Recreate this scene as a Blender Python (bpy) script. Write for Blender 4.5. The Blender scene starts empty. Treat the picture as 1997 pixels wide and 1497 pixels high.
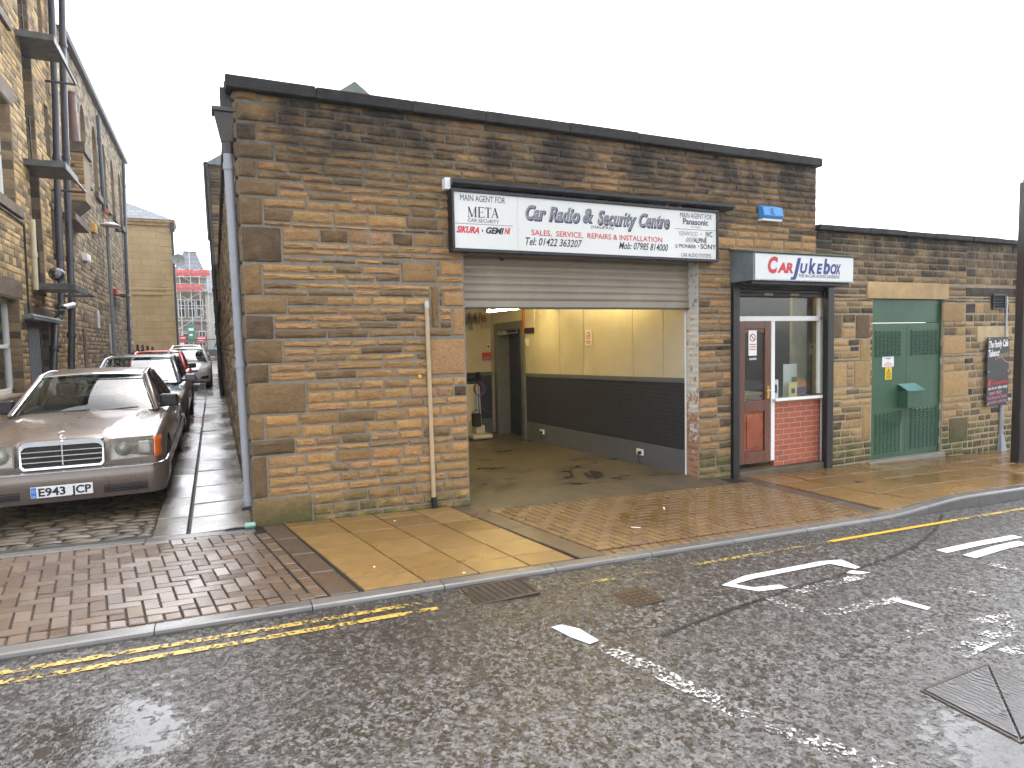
import bpy, bmesh, math, random
import numpy as np
from mathutils import Vector, Matrix
from mathutils.bvhtree import BVHTree
C = bpy.context.scene.collection
R = math.radians
SC = bpy.context.scene

# ------------------------------------------------------------------ camera
CAM = np.array([-0.273, -6.553, 1.70])
FPX, CX, CY = 1250.0, 998.5, 748.5
_y, _p, _r = R(24.8), R(-3.67), R(1.25)
FW = np.array([math.sin(_y)*math.cos(_p), math.cos(_y)*math.cos(_p), math.sin(_p)])
_rt0 = np.array([math.cos(_y), -math.sin(_y), 0.0]); _up0 = np.cross(_rt0, FW)
RT = _rt0*math.cos(_r) - _up0*math.sin(_r); UP = np.cross(RT, FW)
cd = bpy.data.cameras.new('camera'); cam = bpy.data.objects.new('camera', cd); C.objects.link(cam)
cd.sensor_width = 36.0; cd.lens = FPX/1997*36.0; cd.clip_start = 0.1; cd.clip_end = 1500
M = Matrix.Identity(4)
for i in range(3):
    M[i][0], M[i][1], M[i][2], M[i][3] = RT[i], UP[i], -FW[i], CAM[i]
cam.matrix_world = M
SC.camera = cam

# ------------------------------------------------------------------ light
SUN_EL, SUN_ROT = 62.0, 22.0
w = bpy.data.worlds.new('World'); SC.world = w; w.use_nodes = True
nt = w.node_tree; nt.nodes.clear()
sky = nt.nodes.new('ShaderNodeTexSky'); sky.sky_type = 'NISHITA'; sky.sun_disc = False
sky.sun_elevation = R(SUN_EL); sky.sun_rotation = R(SUN_ROT); sky.air_density = 1.0; sky.dust_density = 2.0
hs = nt.nodes.new('ShaderNodeHueSaturation'); hs.inputs['Saturation'].default_value = 0.3
bg = nt.nodes.new('ShaderNodeBackground'); bg.inputs['Strength'].default_value = 0.15
wo = nt.nodes.new('ShaderNodeOutputWorld')
nt.links.new(sky.outputs[0], hs.inputs['Color']); nt.links.new(hs.outputs[0], bg.inputs['Color']); nt.links.new(bg.outputs[0], wo.inputs['Surface'])
sd = bpy.data.lights.new('sun', 'SUN'); sd.energy = 0.5; sd.angle = R(110); sd.color = (1.0, 0.97, 0.93)
so = bpy.data.objects.new('sun', sd); C.objects.link(so)
_az = R(SUN_ROT)
sdir = Vector((math.sin(_az)*math.cos(R(SUN_EL)), math.cos(_az)*math.cos(R(SUN_EL)), math.sin(R(SUN_EL))))
so.rotation_euler = sdir.to_track_quat('Z', 'Y').to_euler(); so.location = (0, -10, 20)
SC.view_settings.view_transform = 'Standard'; SC.view_settings.look = 'None'
SC.view_settings.exposure = 2.2; SC.view_settings.gamma = 1.0
SC.cycles.max_bounces = 8; SC.cycles.transparent_max_bounces = 12

# ------------------------------------------------------------------ survey helpers: measured photo points -> points on real planes
def ray(x, y): return FW + RT*((x-CX)/FPX) - UP*((y-CY)/FPX)
def PY(x, y, Y=0.0):
    d = ray(x, y); return CAM + d*((Y-CAM[1])/d[1])
def PX(x, y, X):
    d = ray(x, y); return CAM + d*((X-CAM[0])/d[0])
def PG(x, y, a=0.0, b=-0.031, c=0.0):
    d = ray(x, y); return CAM + d*((a+b*CAM[0]+c*CAM[1]-CAM[2])/(d[2]-b*d[0]-c*d[1]))
def gz(X): return -0.031*X                                    # fall of the street

# ------------------------------------------------------------------ objects
def tag(o, label, cat, group=None):
    o['label'] = label; o['category'] = cat
    if group: o['group'] = group
    return o
def thing(name, label, cat, loc=(0, 0, 0), group=None, rz=0):
    o = bpy.data.objects.new(name, None); C.objects.link(o); o.location = loc; o.rotation_euler = (0, 0, rz)
    o.empty_display_size = 0.1
    return tag(o, label, cat, group)
def structure(o): o['kind'] = 'structure'; return o
def stuff(o): o['kind'] = 'stuff'; return o

class MB:
    def __init__(s): s.v = []; s.f = []; s.c = []; s.m = []; s.mi = 0
    def add(s, vs, fs, c=None):
        n = len(s.v); s.v.extend([tuple(map(float, p)) for p in vs])
        for f in fs: s.f.append([n+i for i in f]); s.c.append(c); s.m.append(s.mi)
        return s
    def box(s, x0, x1, y0, y1, z0, z1, c=None):
        v = [(x0,y0,z0),(x1,y0,z0),(x1,y1,z0),(x0,y1,z0),(x0,y0,z1),(x1,y0,z1),(x1,y1,z1),(x0,y1,z1)]
        return s.add(v, [(3,2,1,0),(4,5,6,7),(0,1,5,4),(1,2,6,5),(2,3,7,6),(3,0,4,7)], c)
    def hexa(s, b, t, c=None):                                # b, t: four corners each
        return s.add(list(b)+list(t), [(3,2,1,0),(4,5,6,7),(0,1,5,4),(1,2,6,5),(2,3,7,6),(3,0,4,7)], c)
    def quad(s, a, b, c_, d, c=None): return s.add([a,b,c_,d], [(0,1,2,3)], c)
    def prism(s, pts, fn, a0, a1, c=None):                    # fn(u, v, a) -> xyz
        n = len(pts)
        v = [fn(u, w_, a0) for u, w_ in pts]+[fn(u, w_, a1) for u, w_ in pts]
        f = [tuple(range(n))[::-1], tuple(range(n, 2*n))]+[(i, (i+1) % n, n+(i+1) % n, n+i) for i in range(n)]
        return s.add(v, f, c)
    def tube(s, path, r, n=10, c=None, caps=True):
        P = [np.array(p, float) for p in path]; rs = r if isinstance(r, (list, tuple)) else [r]*len(P)
        v = []; f = []; prev = None
        for i, p in enumerate(P):
            d = (P[min(i+1, len(P)-1)]-P[max(i-1, 0)]); d = d/(np.linalg.norm(d)+1e-9)
            if prev is None:
                a = np.array([0, 0, 1.0]) if abs(d[2]) < .9 else np.array([1.0, 0, 0])
            else: a = prev
            e1 = a-d*(a@d); e1 /= (np.linalg.norm(e1)+1e-9); e2 = np.cross(d, e1); prev = e1
            for k in range(n):
                t = 2*math.pi*k/n; v.append(p+rs[i]*(e1*math.cos(t)+e2*math.sin(t)))
        for i in range(len(P)-1):
            for k in range(n):
                a = i*n+k; b = i*n+(k+1) % n; f.append((a, b, b+n, a+n))
        if caps: f.append(tuple(range(n))[::-1]); f.append(tuple((len(P)-1)*n+k for k in range(n)))
        return s.add(v, f, c)
    def lathe(s, prof, o, ax='z', n=24, c=None):
        v = []; f = []
        for r, h in prof:
            for k in range(n):
                t = 2*math.pi*k/n; a, b = r*math.cos(t), r*math.sin(t)
                v.append({'z': (o[0]+a, o[1]+b, o[2]+h), 'x': (o[0]+h, o[1]+a, o[2]+b), 'y': (o[0]+a, o[1]+h, o[2]-b)}[ax])
        for i in range(len(prof)-1):
            for k in range(n):
                a = i*n+k; b = i*n+(k+1) % n; f.append((a, b, b+n, a+n))
        if prof[0][0] > 1e-4: f.append(tuple(range(n))[::-1])
        if prof[-1][0] > 1e-4: f.append(tuple((len(prof)-1)*n+k for k in range(n)))
        return s.add(v, f, c)
    def grid(s, fn, nu, nv, c=None):
        v = [fn(i/nu, j/nv) for j in range(nv+1) for i in range(nu+1)]
        f = [(j*(nu+1)+i, j*(nu+1)+i+1, (j+1)*(nu+1)+i+1, (j+1)*(nu+1)+i) for j in range(nv) for i in range(nu)]
        return s.add(v, f, c)
    def patch(s, c00, c10, c11, c01, bulge=(0, 0, 0), nu=8, nv=6):
        a, b, c_, d = [np.array(q, float) for q in (c00, c10, c11, c01)]; bl = np.array(bulge, float)
        return s.grid(lambda u, v: a*(1-u)*(1-v)+b*u*(1-v)+c_*u*v+d*(1-u)*v+bl*(1-(2*u-1)**2)*(1-.5*(2*v-1)**2), nu, nv)
    def build(s, name, mats, parent=None, smooth=None, bevel=0, solid=0, sub=0, loc=None):
        me = bpy.data.meshes.new(name); me.from_pydata(s.v, [], s.f)
        for m in (mats if isinstance(mats, (list, tuple)) else [mats]): me.materials.append(m)
        if any(s.m): me.polygons.foreach_set('material_index', s.m)
        if any(c is not None for c in s.c):
            at = me.attributes.new('stone', 'FLOAT_COLOR', 'FACE')
            at.data.foreach_set('color', np.array([(tuple(c)+(1.0,))[:4] if c is not None else (0, 0, 0, 1) for c in s.c], dtype=np.float32).ravel())
        me.update()
        if smooth is not None:
            me.polygons.foreach_set('use_smooth', [True]*len(me.polygons))
            if smooth < 180: me.set_sharp_from_angle(angle=R(smooth))
        o = bpy.data.objects.new(name, me); C.objects.link(o)
        if parent is not None: o.parent = parent
        if loc is not None: o.location = loc
        if solid:
            m = o.modifiers.new('solid', 'SOLIDIFY'); m.thickness = solid; m.offset = -1
        if bevel:
            m = o.modifiers.new('bevel', 'BEVEL'); m.width = bevel; m.segments = 2; m.limit_method = 'ANGLE'; m.angle_limit = R(40)
        if sub:
            m = o.modifiers.new('sub', 'SUBSURF'); m.levels = sub; m.render_levels = sub
        return o

def text_mb(mb, s, x0, x1, zb, hcap, place, bold=0.0, shear=0.0, spacing=1.0, keep=False):
    """letters as flat outline shapes; x0..x1 width, zb base line, hcap capital height; place(u, v) -> xyz"""
    cu = bpy.data.curves.new('letters', 'FONT'); cu.body = s; cu.size = 1.0; cu.offset = bold; cu.shear = shear; cu.space_character = spacing
    cu.resolution_u = 3
    o = bpy.data.objects.new('letters', cu); C.objects.link(o)
    dg = bpy.context.evaluated_depsgraph_get(); me = o.evaluated_get(dg).to_mesh()
    co = np.array([v.co[:] for v in me.vertices]); fs = [tuple(p.vertices) for p in me.polygons]
    o.evaluated_get(dg).to_mesh_clear(); C.objects.unlink(o); bpy.data.objects.remove(o); bpy.data.curves.remove(cu)
    if len(co) == 0: return
    cap = 0.73; sz = hcap/cap; mn, mx = co[:, 0].min(), co[:, 0].max()
    sx = (x1-x0)/(mx-mn) if x1 is not None else sz
    mb.add([place(x0+(p[0]-mn)*sx, zb+p[1]*sz) for p in co], fs)

# ------------------------------------------------------------------ materials
class NT:
    def __init__(s, name):
        s.m = bpy.data.materials.new(name); s.m.use_nodes = True; s.t = s.m.node_tree
        s.b = s.t.nodes['Principled BSDF']; s.out = s.t.nodes['Material Output']
    def n(s, ty, **k):
        x = s.t.nodes.new(ty)
        for a, b in k.items():
            if a.startswith('i_'): x.inputs[int(a[2:])].default_value = b
            else: setattr(x, a, b)
        return x
    def l(s, a, b): s.t.links.new(a, b)
    def coord(s, kind='Object'):
        if not hasattr(s, '_tc'): s._tc = s.n('ShaderNodeTexCoord')
        return s._tc.outputs[kind]
    def noise(s, scale, detail=4, rough=.55, vec=None, dist=0):
        x = s.n('ShaderNodeTexNoise'); x.inputs['Scale'].default_value = scale; x.inputs['Detail'].default_value = detail
        x.inputs['Roughness'].default_value = rough; x.inputs['Distortion'].default_value = dist
        s.l(vec if vec is not None else s.coord(), x.inputs['Vector']); return x.outputs['Fac']
    def voro(s, scale, feature='F1', vec=None, out='Distance'):
        x = s.n('ShaderNodeTexVoronoi', feature=feature); x.inputs['Scale'].default_value = scale
        s.l(vec if vec is not None else s.coord(), x.inputs['Vector']); return x.outputs[out]
    def ramp(s, fac, stops, interp='LINEAR'):
        x = s.n('ShaderNodeValToRGB'); e = x.color_ramp.elements; x.color_ramp.interpolation = interp
        while len(e) < len(stops): e.new(.5)
        for q, (p, c) in zip(e, stops):
            q.position = p; q.color = (c, c, c, 1) if isinstance(c, (int, float)) else tuple(c)+(1,)
        s.l(fac, x.inputs[0]); return x.outputs[0]
    def mix(s, fac, a, b, mode='MIX'):
        x = s.n('ShaderNodeMix', data_type='RGBA', blend_type=mode)
        for q, val in ((x.inputs[0], fac), (x.inputs[6], a), (x.inputs[7], b)):
            if hasattr(val, 'is_linked') or hasattr(val, 'links'): s.l(val, q)
            else: q.default_value = val if isinstance(val, (int, float)) and q.type == 'VALUE' else (tuple(val)+(1,) if not isinstance(val, (int, float)) else (val, val, val, 1))
        return x.outputs[2]
    def math(s, op, a, b=0.0, clamp=False):
        x = s.n('ShaderNodeMath', operation=op, use_clamp=clamp)
        for i, val in enumerate((a, b)):
            if hasattr(val, 'links'): s.l(val, x.inputs[i])
            else: x.inputs[i].default_value = val
        return x.outputs[0]
    def attr(s, name='stone'):
        a = s.n('ShaderNodeAttribute', attribute_name=name); x = s.n('ShaderNodeSeparateColor'); s.l(a.outputs['Color'], x.inputs[0]); return x.outputs
    def pos(s):
        g = s.n('ShaderNodeNewGeometry'); x = s.n('ShaderNodeSeparateXYZ'); s.l(g.outputs['Position'], x.inputs[0]); return x.outputs
    def bump(s, h, strength=.4, dist=.01, normal=None):
        x = s.n('ShaderNodeBump'); x.inputs['Strength'].default_value = strength; x.inputs['Distance'].default_value = dist
        s.l(h, x.inputs['Height'])
        if normal is not None: s.l(normal, x.inputs['Normal'])
        return x.outputs[0]
    def set(s, **k):
        for a, val in k.items():
            q = s.b.inputs[{'col': 'Base Color', 'rough': 'Roughness', 'metal': 'Metallic', 'nrm': 'Normal', 'spec': 'Specular IOR Level', 'coat': 'Coat Weight',
                            'coatr': 'Coat Roughness', 'alpha': 'Alpha', 'ecol': 'Emission Color', 'estr': 'Emission Strength', 'trans': 'Transmission Weight', 'ior': 'IOR'}[a]]
            if hasattr(val, 'links'): s.l(val, q)
            elif q.type == 'RGBA': q.default_value = tuple(val)+(1,)
            else: q.default_value = val
        return s.m

def plain(name, col, rough=.5, metal=0, var=.15, scale=6, bump=0, bscale=60, coat=0, spec=.5):
    """painted, plastic or metal surface with mottling, roughness variation and a fine grain"""
    t = NT(name); n = t.noise(scale, 5, .6)
    lo = [c*(1-var) for c in col]; hi = [min(1, c*(1+var)) for c in col]
    c = t.ramp(n, [(.3, lo), (.7, hi)])
    k = dict(col=c, rough=t.ramp(t.noise(scale*2.3, 3), [(.3, max(0, rough-.08)), (.7, min(1, rough+.08))]), metal=metal, coat=coat, coatr=.05, spec=spec)
    if bump: k['nrm'] = t.bump(t.noise(bscale, 4), bump, .004)
    return t.set(**k)

def stone_mat(name, ramp_cols, soot=(9, 10), soot_amt=.0, algae=False, rough=.75, dark=(.0085, .0072, .006), bscale=45):
    t = NT(name); r, g, b = t.attr()[:3]; x, y, z = t.pos()[:3]
    c = t.ramp(r, ramp_cols)
    n1 = t.noise(9, 6, .65); n2 = t.noise(70, 5, .7)
    c = t.mix(t.ramp(n1, [(.35, 0.0), (.75, .4)]), c, t.mix(1.0, c, (.62, .5, .42), 'MULTIPLY'))
    c = t.mix(t.ramp(n2, [(.42, .0), (.7, .5)]), c, t.mix(1.0, c, (1.45, 1.4, 1.3), 'MULTIPLY'))
    pit = t.noise(105, 4, .7); c = t.mix(t.ramp(pit, [(.36, .75), (.47, 0)]), c, t.mix(1.0, c, (.3, .26, .23), 'MULTIPLY'))
    s = t.math('MULTIPLY', g, t.ramp(t.noise(5.5, 5, .7), [(.3, .55), (.62, 1.0)]))
    if soot_amt:
        mr = t.n('ShaderNodeMapRange'); mr.inputs[1].default_value, mr.inputs[2].default_value = soot; t.l(z, mr.inputs[0])
        q = t.math('MULTIPLY', mr.outputs[0], t.ramp(t.noise(1.6, 5, .65), [(.32, .2), (.55, 1.0)]))
        s = t.math('MAXIMUM', s, t.math('MULTIPLY', q, soot_amt))
    c = t.mix(s, c, dark)
    dz = t.n('ShaderNodeMapRange'); dz.inputs[1].default_value, dz.inputs[2].default_value = .3, -.2; t.l(z, dz.inputs[0])
    c = t.mix(t.math('MULTIPLY', dz.outputs[0], t.ramp(t.noise(4.5, 5, .7), [(.38, .1), (.62, .8)])), c, t.mix(1.0, c, (.36, .33, .28), 'MULTIPLY'))
    if algae:
        mr = t.n('ShaderNodeMapRange'); mr.inputs[1].default_value, mr.inputs[2].default_value = .34, -.02; t.l(z, mr.inputs[0])
        q = t.math('MULTIPLY', mr.outputs[0], t.ramp(t.noise(3.2, 5, .7), [(.38, 0.0), (.56, .95)]))
        c = t.mix(q, c, (.075, .085, .018))
    mp = t.n('ShaderNodeMapping'); mp.inputs['Scale'].default_value = (1, 1, 3.2); t.l(t.coord(), mp.inputs[0])
    lay = t.noise(bscale*.55, 7, .75, vec=mp.outputs[0], dist=.6)
    c = t.mix(t.ramp(lay, [(.36, .5), (.52, 0)]), c, t.mix(1.0, c, (.42, .38, .35), 'MULTIPLY'))
    nr = t.bump(lay, .9, .014)
    nr = t.bump(t.noise(bscale*5, 4, .7), .35, .004, nr)
    return t.set(col=c, rough=t.ramp(n1, [(.3, rough-.14), (.7, rough+.1)]), nrm=nr, spec=.4)

GRIT = [(0.0, (.17, .115, .06)), (.15, (.25, .165, .078)), (.4, (.32, .205, .09)), (.65, (.37, .232, .098)), (.85, (.35, .205, .092)), (1.0, (.28, .18, .1))]
GRIT2 = [(0.0, (.12, .085, .045)), (.3, (.25, .17, .078)), (.6, (.36, .245, .105)), (1.0, (.42, .285, .12))]
m_stone = stone_mat('gritstone', [(p, (c[0]*1.3, c[1]*1.2, c[2]*1.02)) for p, c in GRIT], (2.95, 3.8), .92, True)
m_stone_low = stone_mat('gritstone low wall', [(p, (c[0]*1.1, c[1]*1.06, c[2]*1.04)) for p, c in GRIT2], (2.2, 3.05), .95, True)
m_stone_mill = stone_mat('mill gritstone', [(p, tuple(min(1, q*1.5) for q in c)) for p, c in GRIT2])
m_stone_alley = stone_mat('alley rubble', [(0, (.11, .08, .05)), (.5, (.27, .19, .1)), (1, (.38, .26, .13))])
m_stone_hall = stone_mat('hall gritstone', [(0, (.17, .13, .08)), (.5, (.36, .28, .165)), (1, (.48, .37, .21))], (4.5, 8.5), .25)
def mortar_mat(name, col, soot=None):
    t = NT(name); n = t.noise(14, 5, .65); c = t.ramp(n, [(.3, [q*.7 for q in col]), (.7, [q*1.15 for q in col])])
    if soot:
        z = t.pos()[2]; mr = t.n('ShaderNodeMapRange'); mr.inputs[1].default_value, mr.inputs[2].default_value = soot; t.l(z, mr.inputs[0])
        c = t.mix(t.math('MULTIPLY', mr.outputs[0], t.ramp(t.noise(1.6, 5, .65), [(.34, .2), (.6, .9)])), c, (.018, .015, .012))
    return t.set(col=c, rough=.85, nrm=t.bump(t.noise(90, 5, .7), .5, .006))
m_mortar = mortar_mat('lime mortar', (.22, .19, .145), (2.9, 3.7))
m_mortar_low = mortar_mat('pale mortar', (.36, .29, .19), (2.2, 3.15))
m_mortar_dark = mortar_mat('weathered mortar', (.25, .19, .115))
m_coping = stone_mat('sooty coping stone', [(0, (.012, .0105, .009)), (1, (.032, .028, .023))], rough=.7)
m_ashlar = plain('dressed sandstone', (.40, .27, .125), .75, var=.3, scale=3, bump=.4, bscale=80)
m_ashlar_dark = plain('dark dressed sandstone', (.10, .07, .04), .7, var=.4, scale=4, bump=.5, bscale=60)
m_iron = plain('black painted iron', (.007, .0066, .0066), .4, var=.3, scale=9, bump=.15)
m_pipe_dark = plain('dark downpipe paint', (.022, .022, .026), .35, var=.3, scale=7)
m_pipe_grey = plain('grey downpipe plastic', (.26, .265, .285), .35, var=.12, scale=3)
m_white = plain('white paint', (.78, .77, .74), .4, var=.05, scale=5)
m_black = plain('black plastic', (.005, .005, .0055), .4, var=.3)
m_rubber = plain('tyre rubber', (.008, .008, .008), .75, var=.3, bump=.2)
m_chrome = plain('chrome trim', (.72, .72, .73), .12, 1.0, var=.05)
m_steel = plain('galvanised steel', (.42, .44, .45), .45, .6, var=.15, scale=12)
m_dark_in = plain('dark interior', (.011, .0105, .01), .8)
def ink(name, col): return plain(name, col, .5, var=.06)
m_ink_navy = ink('navy lettering', (.03, .03, .075)); m_ink_black = ink('black lettering', (.012, .012, .014)); m_ink_red = ink('red lettering', (.55, .02, .03))
m_ink_grey = ink('grey lettering', (.22, .22, .23)); m_ink_silver = ink('silver lettering', (.42, .42, .45)); m_ink_white = ink('white lettering', (.75, .75, .75)); m_ink_pink = ink('pink lettering', (.55, .2, .28))
m_ink_gold = ink('gold lettering', (.35, .28, .1))
def glass_mat(name, tint=(.8, .88, .86), rough=.02, refl=1.0, dens=.0):
    t = NT(name); t.t.nodes.remove(t.b)
    tr = t.n('ShaderNodeBsdfTransparent'); tr.inputs[0].default_value = tuple(tint)+(1,)
    gl = t.n('ShaderNodeBsdfGlossy'); gl.inputs['Roughness'].default_value = rough
    lw = t.n('ShaderNodeLayerWeight'); lw.inputs[0].default_value = .5; fac = t.math('ADD', t.math('MULTIPLY', t.math('POWER', lw.outputs['Facing'], 5.0), .92), .05)
    mx = t.n('ShaderNodeMixShader'); t.l(t.math('MULTIPLY', fac, refl, True), mx.inputs[0])
    t.l(tr.outputs[0], mx.inputs[1]); t.l(gl.outputs[0], mx.inputs[2]); t.l(mx.outputs[0], t.out.inputs[0]); return t.m
m_glass = glass_mat('window glass', (.93, .96, .95)); m_carglass = glass_mat('car glass', (.5, .58, .56), refl=1.5); m_lens = glass_mat('lamp lens', (.85, .85, .82), .05, 1.4)
def paint_mat(name, col, metal=.4, rough=.3):
    t = NT(name); n = t.noise(300, 2); beads = t.voro(160)
    return t.set(col=t.ramp(n, [(.3, [q*.85 for q in col]), (.7, [q*1.12 for q in col])]), metal=metal, rough=t.ramp(t.noise(4, 4), [(.3, rough-.05), (.7, rough+.08)]), coat=.6, coatr=.1,
                 nrm=t.bump(t.ramp(beads, [(.0, 1.0), (.32, 0.0)]), .12, .002))

# ------------------------------------------------------------------ masonry
def stone_block(mb, rnd, u0, u1, z0, z1, place, p=.012, rough=.006, n=(5, 3), col=None, b=.009):
    w_, h_ = u1-u0, z1-z0
    if w_ < .02 or h_ < .015: return
    b = min(b, w_*.25, h_*.25)
    us = [0, b]+[b+(w_-2*b)*i/n[0] for i in range(1, n[0])]+[w_-b, w_]
    zs = [0, b]+[b+(h_-2*b)*i/n[1] for i in range(1, n[1])]+[h_-b, h_]
    tl, tr = rnd.uniform(-.004, .004), rnd.uniform(-.004, .004); vs = []
    for j, z in enumerate(zs):
        for i, u in enumerate(us):
            e = i in (0, len(us)-1) or j in (0, len(zs)-1); e2 = i in (1, len(us)-2) or j in (1, len(zs)-2)
            d = -.004 if e else (p*.72+rnd.uniform(-rough, rough)*.6 if e2 else p+rnd.uniform(-rough, rough)+rough*.6)
            ju, jz = (rnd.uniform(-.0035, .0035), rnd.uniform(-.003, .003)) if not e2 else (0, 0)
            if (i, j) in ((0, 0), (0, len(zs)-1), (len(us)-1, 0), (len(us)-1, len(zs)-1)): ju *= 2; jz *= 1.5
            vs.append(place(u0+u+ju, d, z0+z+jz+tl*(1-u/w_)+tr*u/w_))
    nu = len(us)
    fs = [(j*nu+i, j*nu+i+1, (j+1)*nu+i+1, (j+1)*nu+i) for j in range(len(zs)-1) for i in range(nu-1)]
    mb.add(vs, fs, col)

def stone_colour(rnd, dark_p=.12):
    r = rnd.random(); dk = rnd.random() < dark_p
    return (r, rnd.uniform(.55, .95) if dk else (rnd.uniform(0, .3) if rnd.random() < .5 else 0), rnd.random())

def masonry(mb, u0, u1, z0, z1, place, holes=(), seed=1, hfun=lambda z: (.09, .13), wr=(.2, .5), joint=.014, n=(5, 3), p=.012, rough=.006, darkf=lambda u, z: .12):
    rnd = random.Random(seed); breaks = sorted(set([z0, z1]+[q for h in holes for q in (h[2], h[3]) if z0 < q < z1]))
    rows = []
    for a, b in zip(breaks, breaks[1:]):
        if b-a < .012: continue
        lo, hi = hfun((a+b)/2); z = a; hs = []
        k = max(1, round((b-a)/rnd.uniform(lo, hi))); ws = [rnd.uniform(.8, 1.2) for _ in range(k)]; s = sum(ws)
        for q in ws: rows.append((z, z+(b-a)*q/s)); z += (b-a)*q/s
    for za, zb in rows:
        iv = [(u0, u1)]
        for h in holes:
            if h[2] < zb-.004 and h[3] > za+.004:
                nv = []
                for a, b in iv:
                    if h[1] <= a or h[0] >= b: nv.append((a, b)); continue
                    if h[0] > a: nv.append((a, h[0]))
                    if h[1] < b: nv.append((h[1], b))
                iv = nv
        for a, b in iv:
            u = a
            while u < b-.01:
                wd = rnd.uniform(*wr)*(1.25 if zb-za < .09 else 1.0)
                e = u+wd
                if b-e < wr[0]*.7: e = b
                zz = (za+zb)/2
                stone_block(mb, rnd, u+joint/2, e-joint/2, za+joint/2, zb-joint/2, place, p*rnd.uniform(.6, 1.4), rough, n, stone_colour(rnd, darkf((u+e)/2, zz)))
                u = e

def wall_core(mb, u0, u1, z0, z1, place, holes=(), thick=.3):
    us = sorted(set([u0, u1]+[min(max(q, u0), u1) for h in holes for q in h[:2]])); zs = sorted(set([z0, z1]+[min(max(q, z0), z1) for h in holes for q in h[2:4]]))
    solid = lambda i, j: 0 <= i < len(us)-1 and 0 <= j < len(zs)-1 and not any(h[0] < (us[i]+us[i+1])/2 < h[1] and h[2] < (zs[j]+zs[j+1])/2 < h[3] for h in holes)
    for i in range(len(us)-1):
        for j in range(len(zs)-1):
            if not solid(i, j): continue
            a, b, c, d = us[i], us[i+1], zs[j], zs[j+1]; t = -thick
            mb.quad(place(a,0,c), place(b,0,c), place(b,0,d), place(a,0,d)); mb.quad(place(b,t,c), place(a,t,c), place(a,t,d), place(b,t,d))
            if not solid(i-1, j): mb.quad(place(a,t,c), place(a,0,c), place(a,0,d), place(a,t,d))
            if not solid(i+1, j): mb.quad(place(b,0,c), place(b,t,c), place(b,t,d), place(b,0,d))
            if not solid(i, j-1): mb.quad(place(a,t,c), place(b,t,c), place(b,0,c), place(a,0,c))
            if not solid(i, j+1): mb.quad(place(a,0,d), place(b,0,d), place(b,t,d), place(a,t,d))

# ------------------------------------------------------------------ ground
def wet_asphalt():
    t = NT('wet worn asphalt'); big = t.noise(.5, 4, .6); mid = t.noise(3.2, 4, .6); n1 = t.noise(17, 5, .6, dist=.5); n2 = t.noise(46, 4, .65)
    x, y, z = t.pos()[:3]
    def hollow(cx, cy, rx, ry):                               # shallow hollow where rain stands
        a = t.math('DIVIDE', t.math('SUBTRACT', x, cx), rx); b = t.math('DIVIDE', t.math('SUBTRACT', y, cy), ry)
        d = t.math('SQRT', t.math('ADD', t.math('MULTIPLY', a, a), t.math('MULTIPLY', b, b))); return t.math('SUBTRACT', 1.0, d, True)
    h = t.math('MAXIMUM', hollow(-.75, -3.25, .75, 1.0), t.math('MULTIPLY', hollow(2.9, -5.0, 1.1, .8), .8))
    h = t.math('ADD', t.math('MULTIPLY', h, .9), t.math('MULTIPLY', t.math('SUBTRACT', big, .56), .9))
    water = t.ramp(t.math('ADD', h, t.math('MULTIPLY', t.math('SUBTRACT', n1, .5), 1.1)), [(.22, 0.0), (.5, 1.0)])
    # chippings: every stone lies at its own tilt
    def chips(scale):
        v = t.n('ShaderNodeTexVoronoi', feature='F1'); v.inputs['Scale'].default_value = scale; t.l(t.coord(), v.inputs['Vector'])
        s = t.n('ShaderNodeVectorMath', operation='SUBTRACT'); t.l(v.outputs['Color'], s.inputs[0]); s.inputs[1].default_value = (.5, .5, .5); return s.outputs[0]
    a, b = chips(34), chips(75)
    ad = t.n('ShaderNodeVectorMath', operation='ADD'); t.l(a, ad.inputs[0]); t.l(b, ad.inputs[1])
    sc = t.n('ShaderNodeVectorMath', operation='MULTIPLY'); t.l(ad.outputs[0], sc.inputs[0]); sc.inputs[1].default_value = (.46, .46, 0)
    wv = t.n('ShaderNodeVectorMath', operation='SCALE'); t.l(sc.outputs[0], wv.inputs[0]); mpx = t.n('ShaderNodeMapping'); mpx.inputs['Scale'].default_value = (.25, 1.4, 1); t.l(t.coord(), mpx.inputs[0]); trk = t.noise(1.3, 4, .6, vec=mpx.outputs[0])
    t.l(t.math('MULTIPLY', t.ramp(trk, [(.35, .55), (.65, 1.15)]), t.math('SUBTRACT', 1.0, t.math('MULTIPLY', water, .93))), wv.inputs['Scale'])
    g = t.n('ShaderNodeNewGeometry'); na = t.n('ShaderNodeVectorMath', operation='ADD'); t.l(g.outputs['Normal'], na.inputs[0]); t.l(wv.outputs[0], na.inputs[1])
    nn = t.n('ShaderNodeVectorMath', operation='NORMALIZE'); t.l(na.outputs[0], nn.inputs[0])
    tops = t.ramp(t.math('ADD', t.math('MULTIPLY', n1, .5), t.math('MULTIPLY', n2, .5)), [(.44, 0.0), (.54, 1.0)])
    c = t.mix(tops, (.014, .0115, .009), (.042, .035, .028)); c = t.mix(t.ramp(t.noise(150, 3), [(.52, 0), (.7, .6)]), c, (.055, .048, .038))
    rough = t.mix(water, t.mix(tops, (.42,)*3, (.2,)*3), (.05,)*3)
    bmp = t.bump(t.math('MULTIPLY', n2, t.math('SUBTRACT', 1.0, t.math('MULTIPLY', water, .85))), .5, .012, nn.outputs[0])
    return t.set(col=c, rough=rough, nrm=bmp, spec=.7)
m_asphalt = wet_asphalt()

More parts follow.
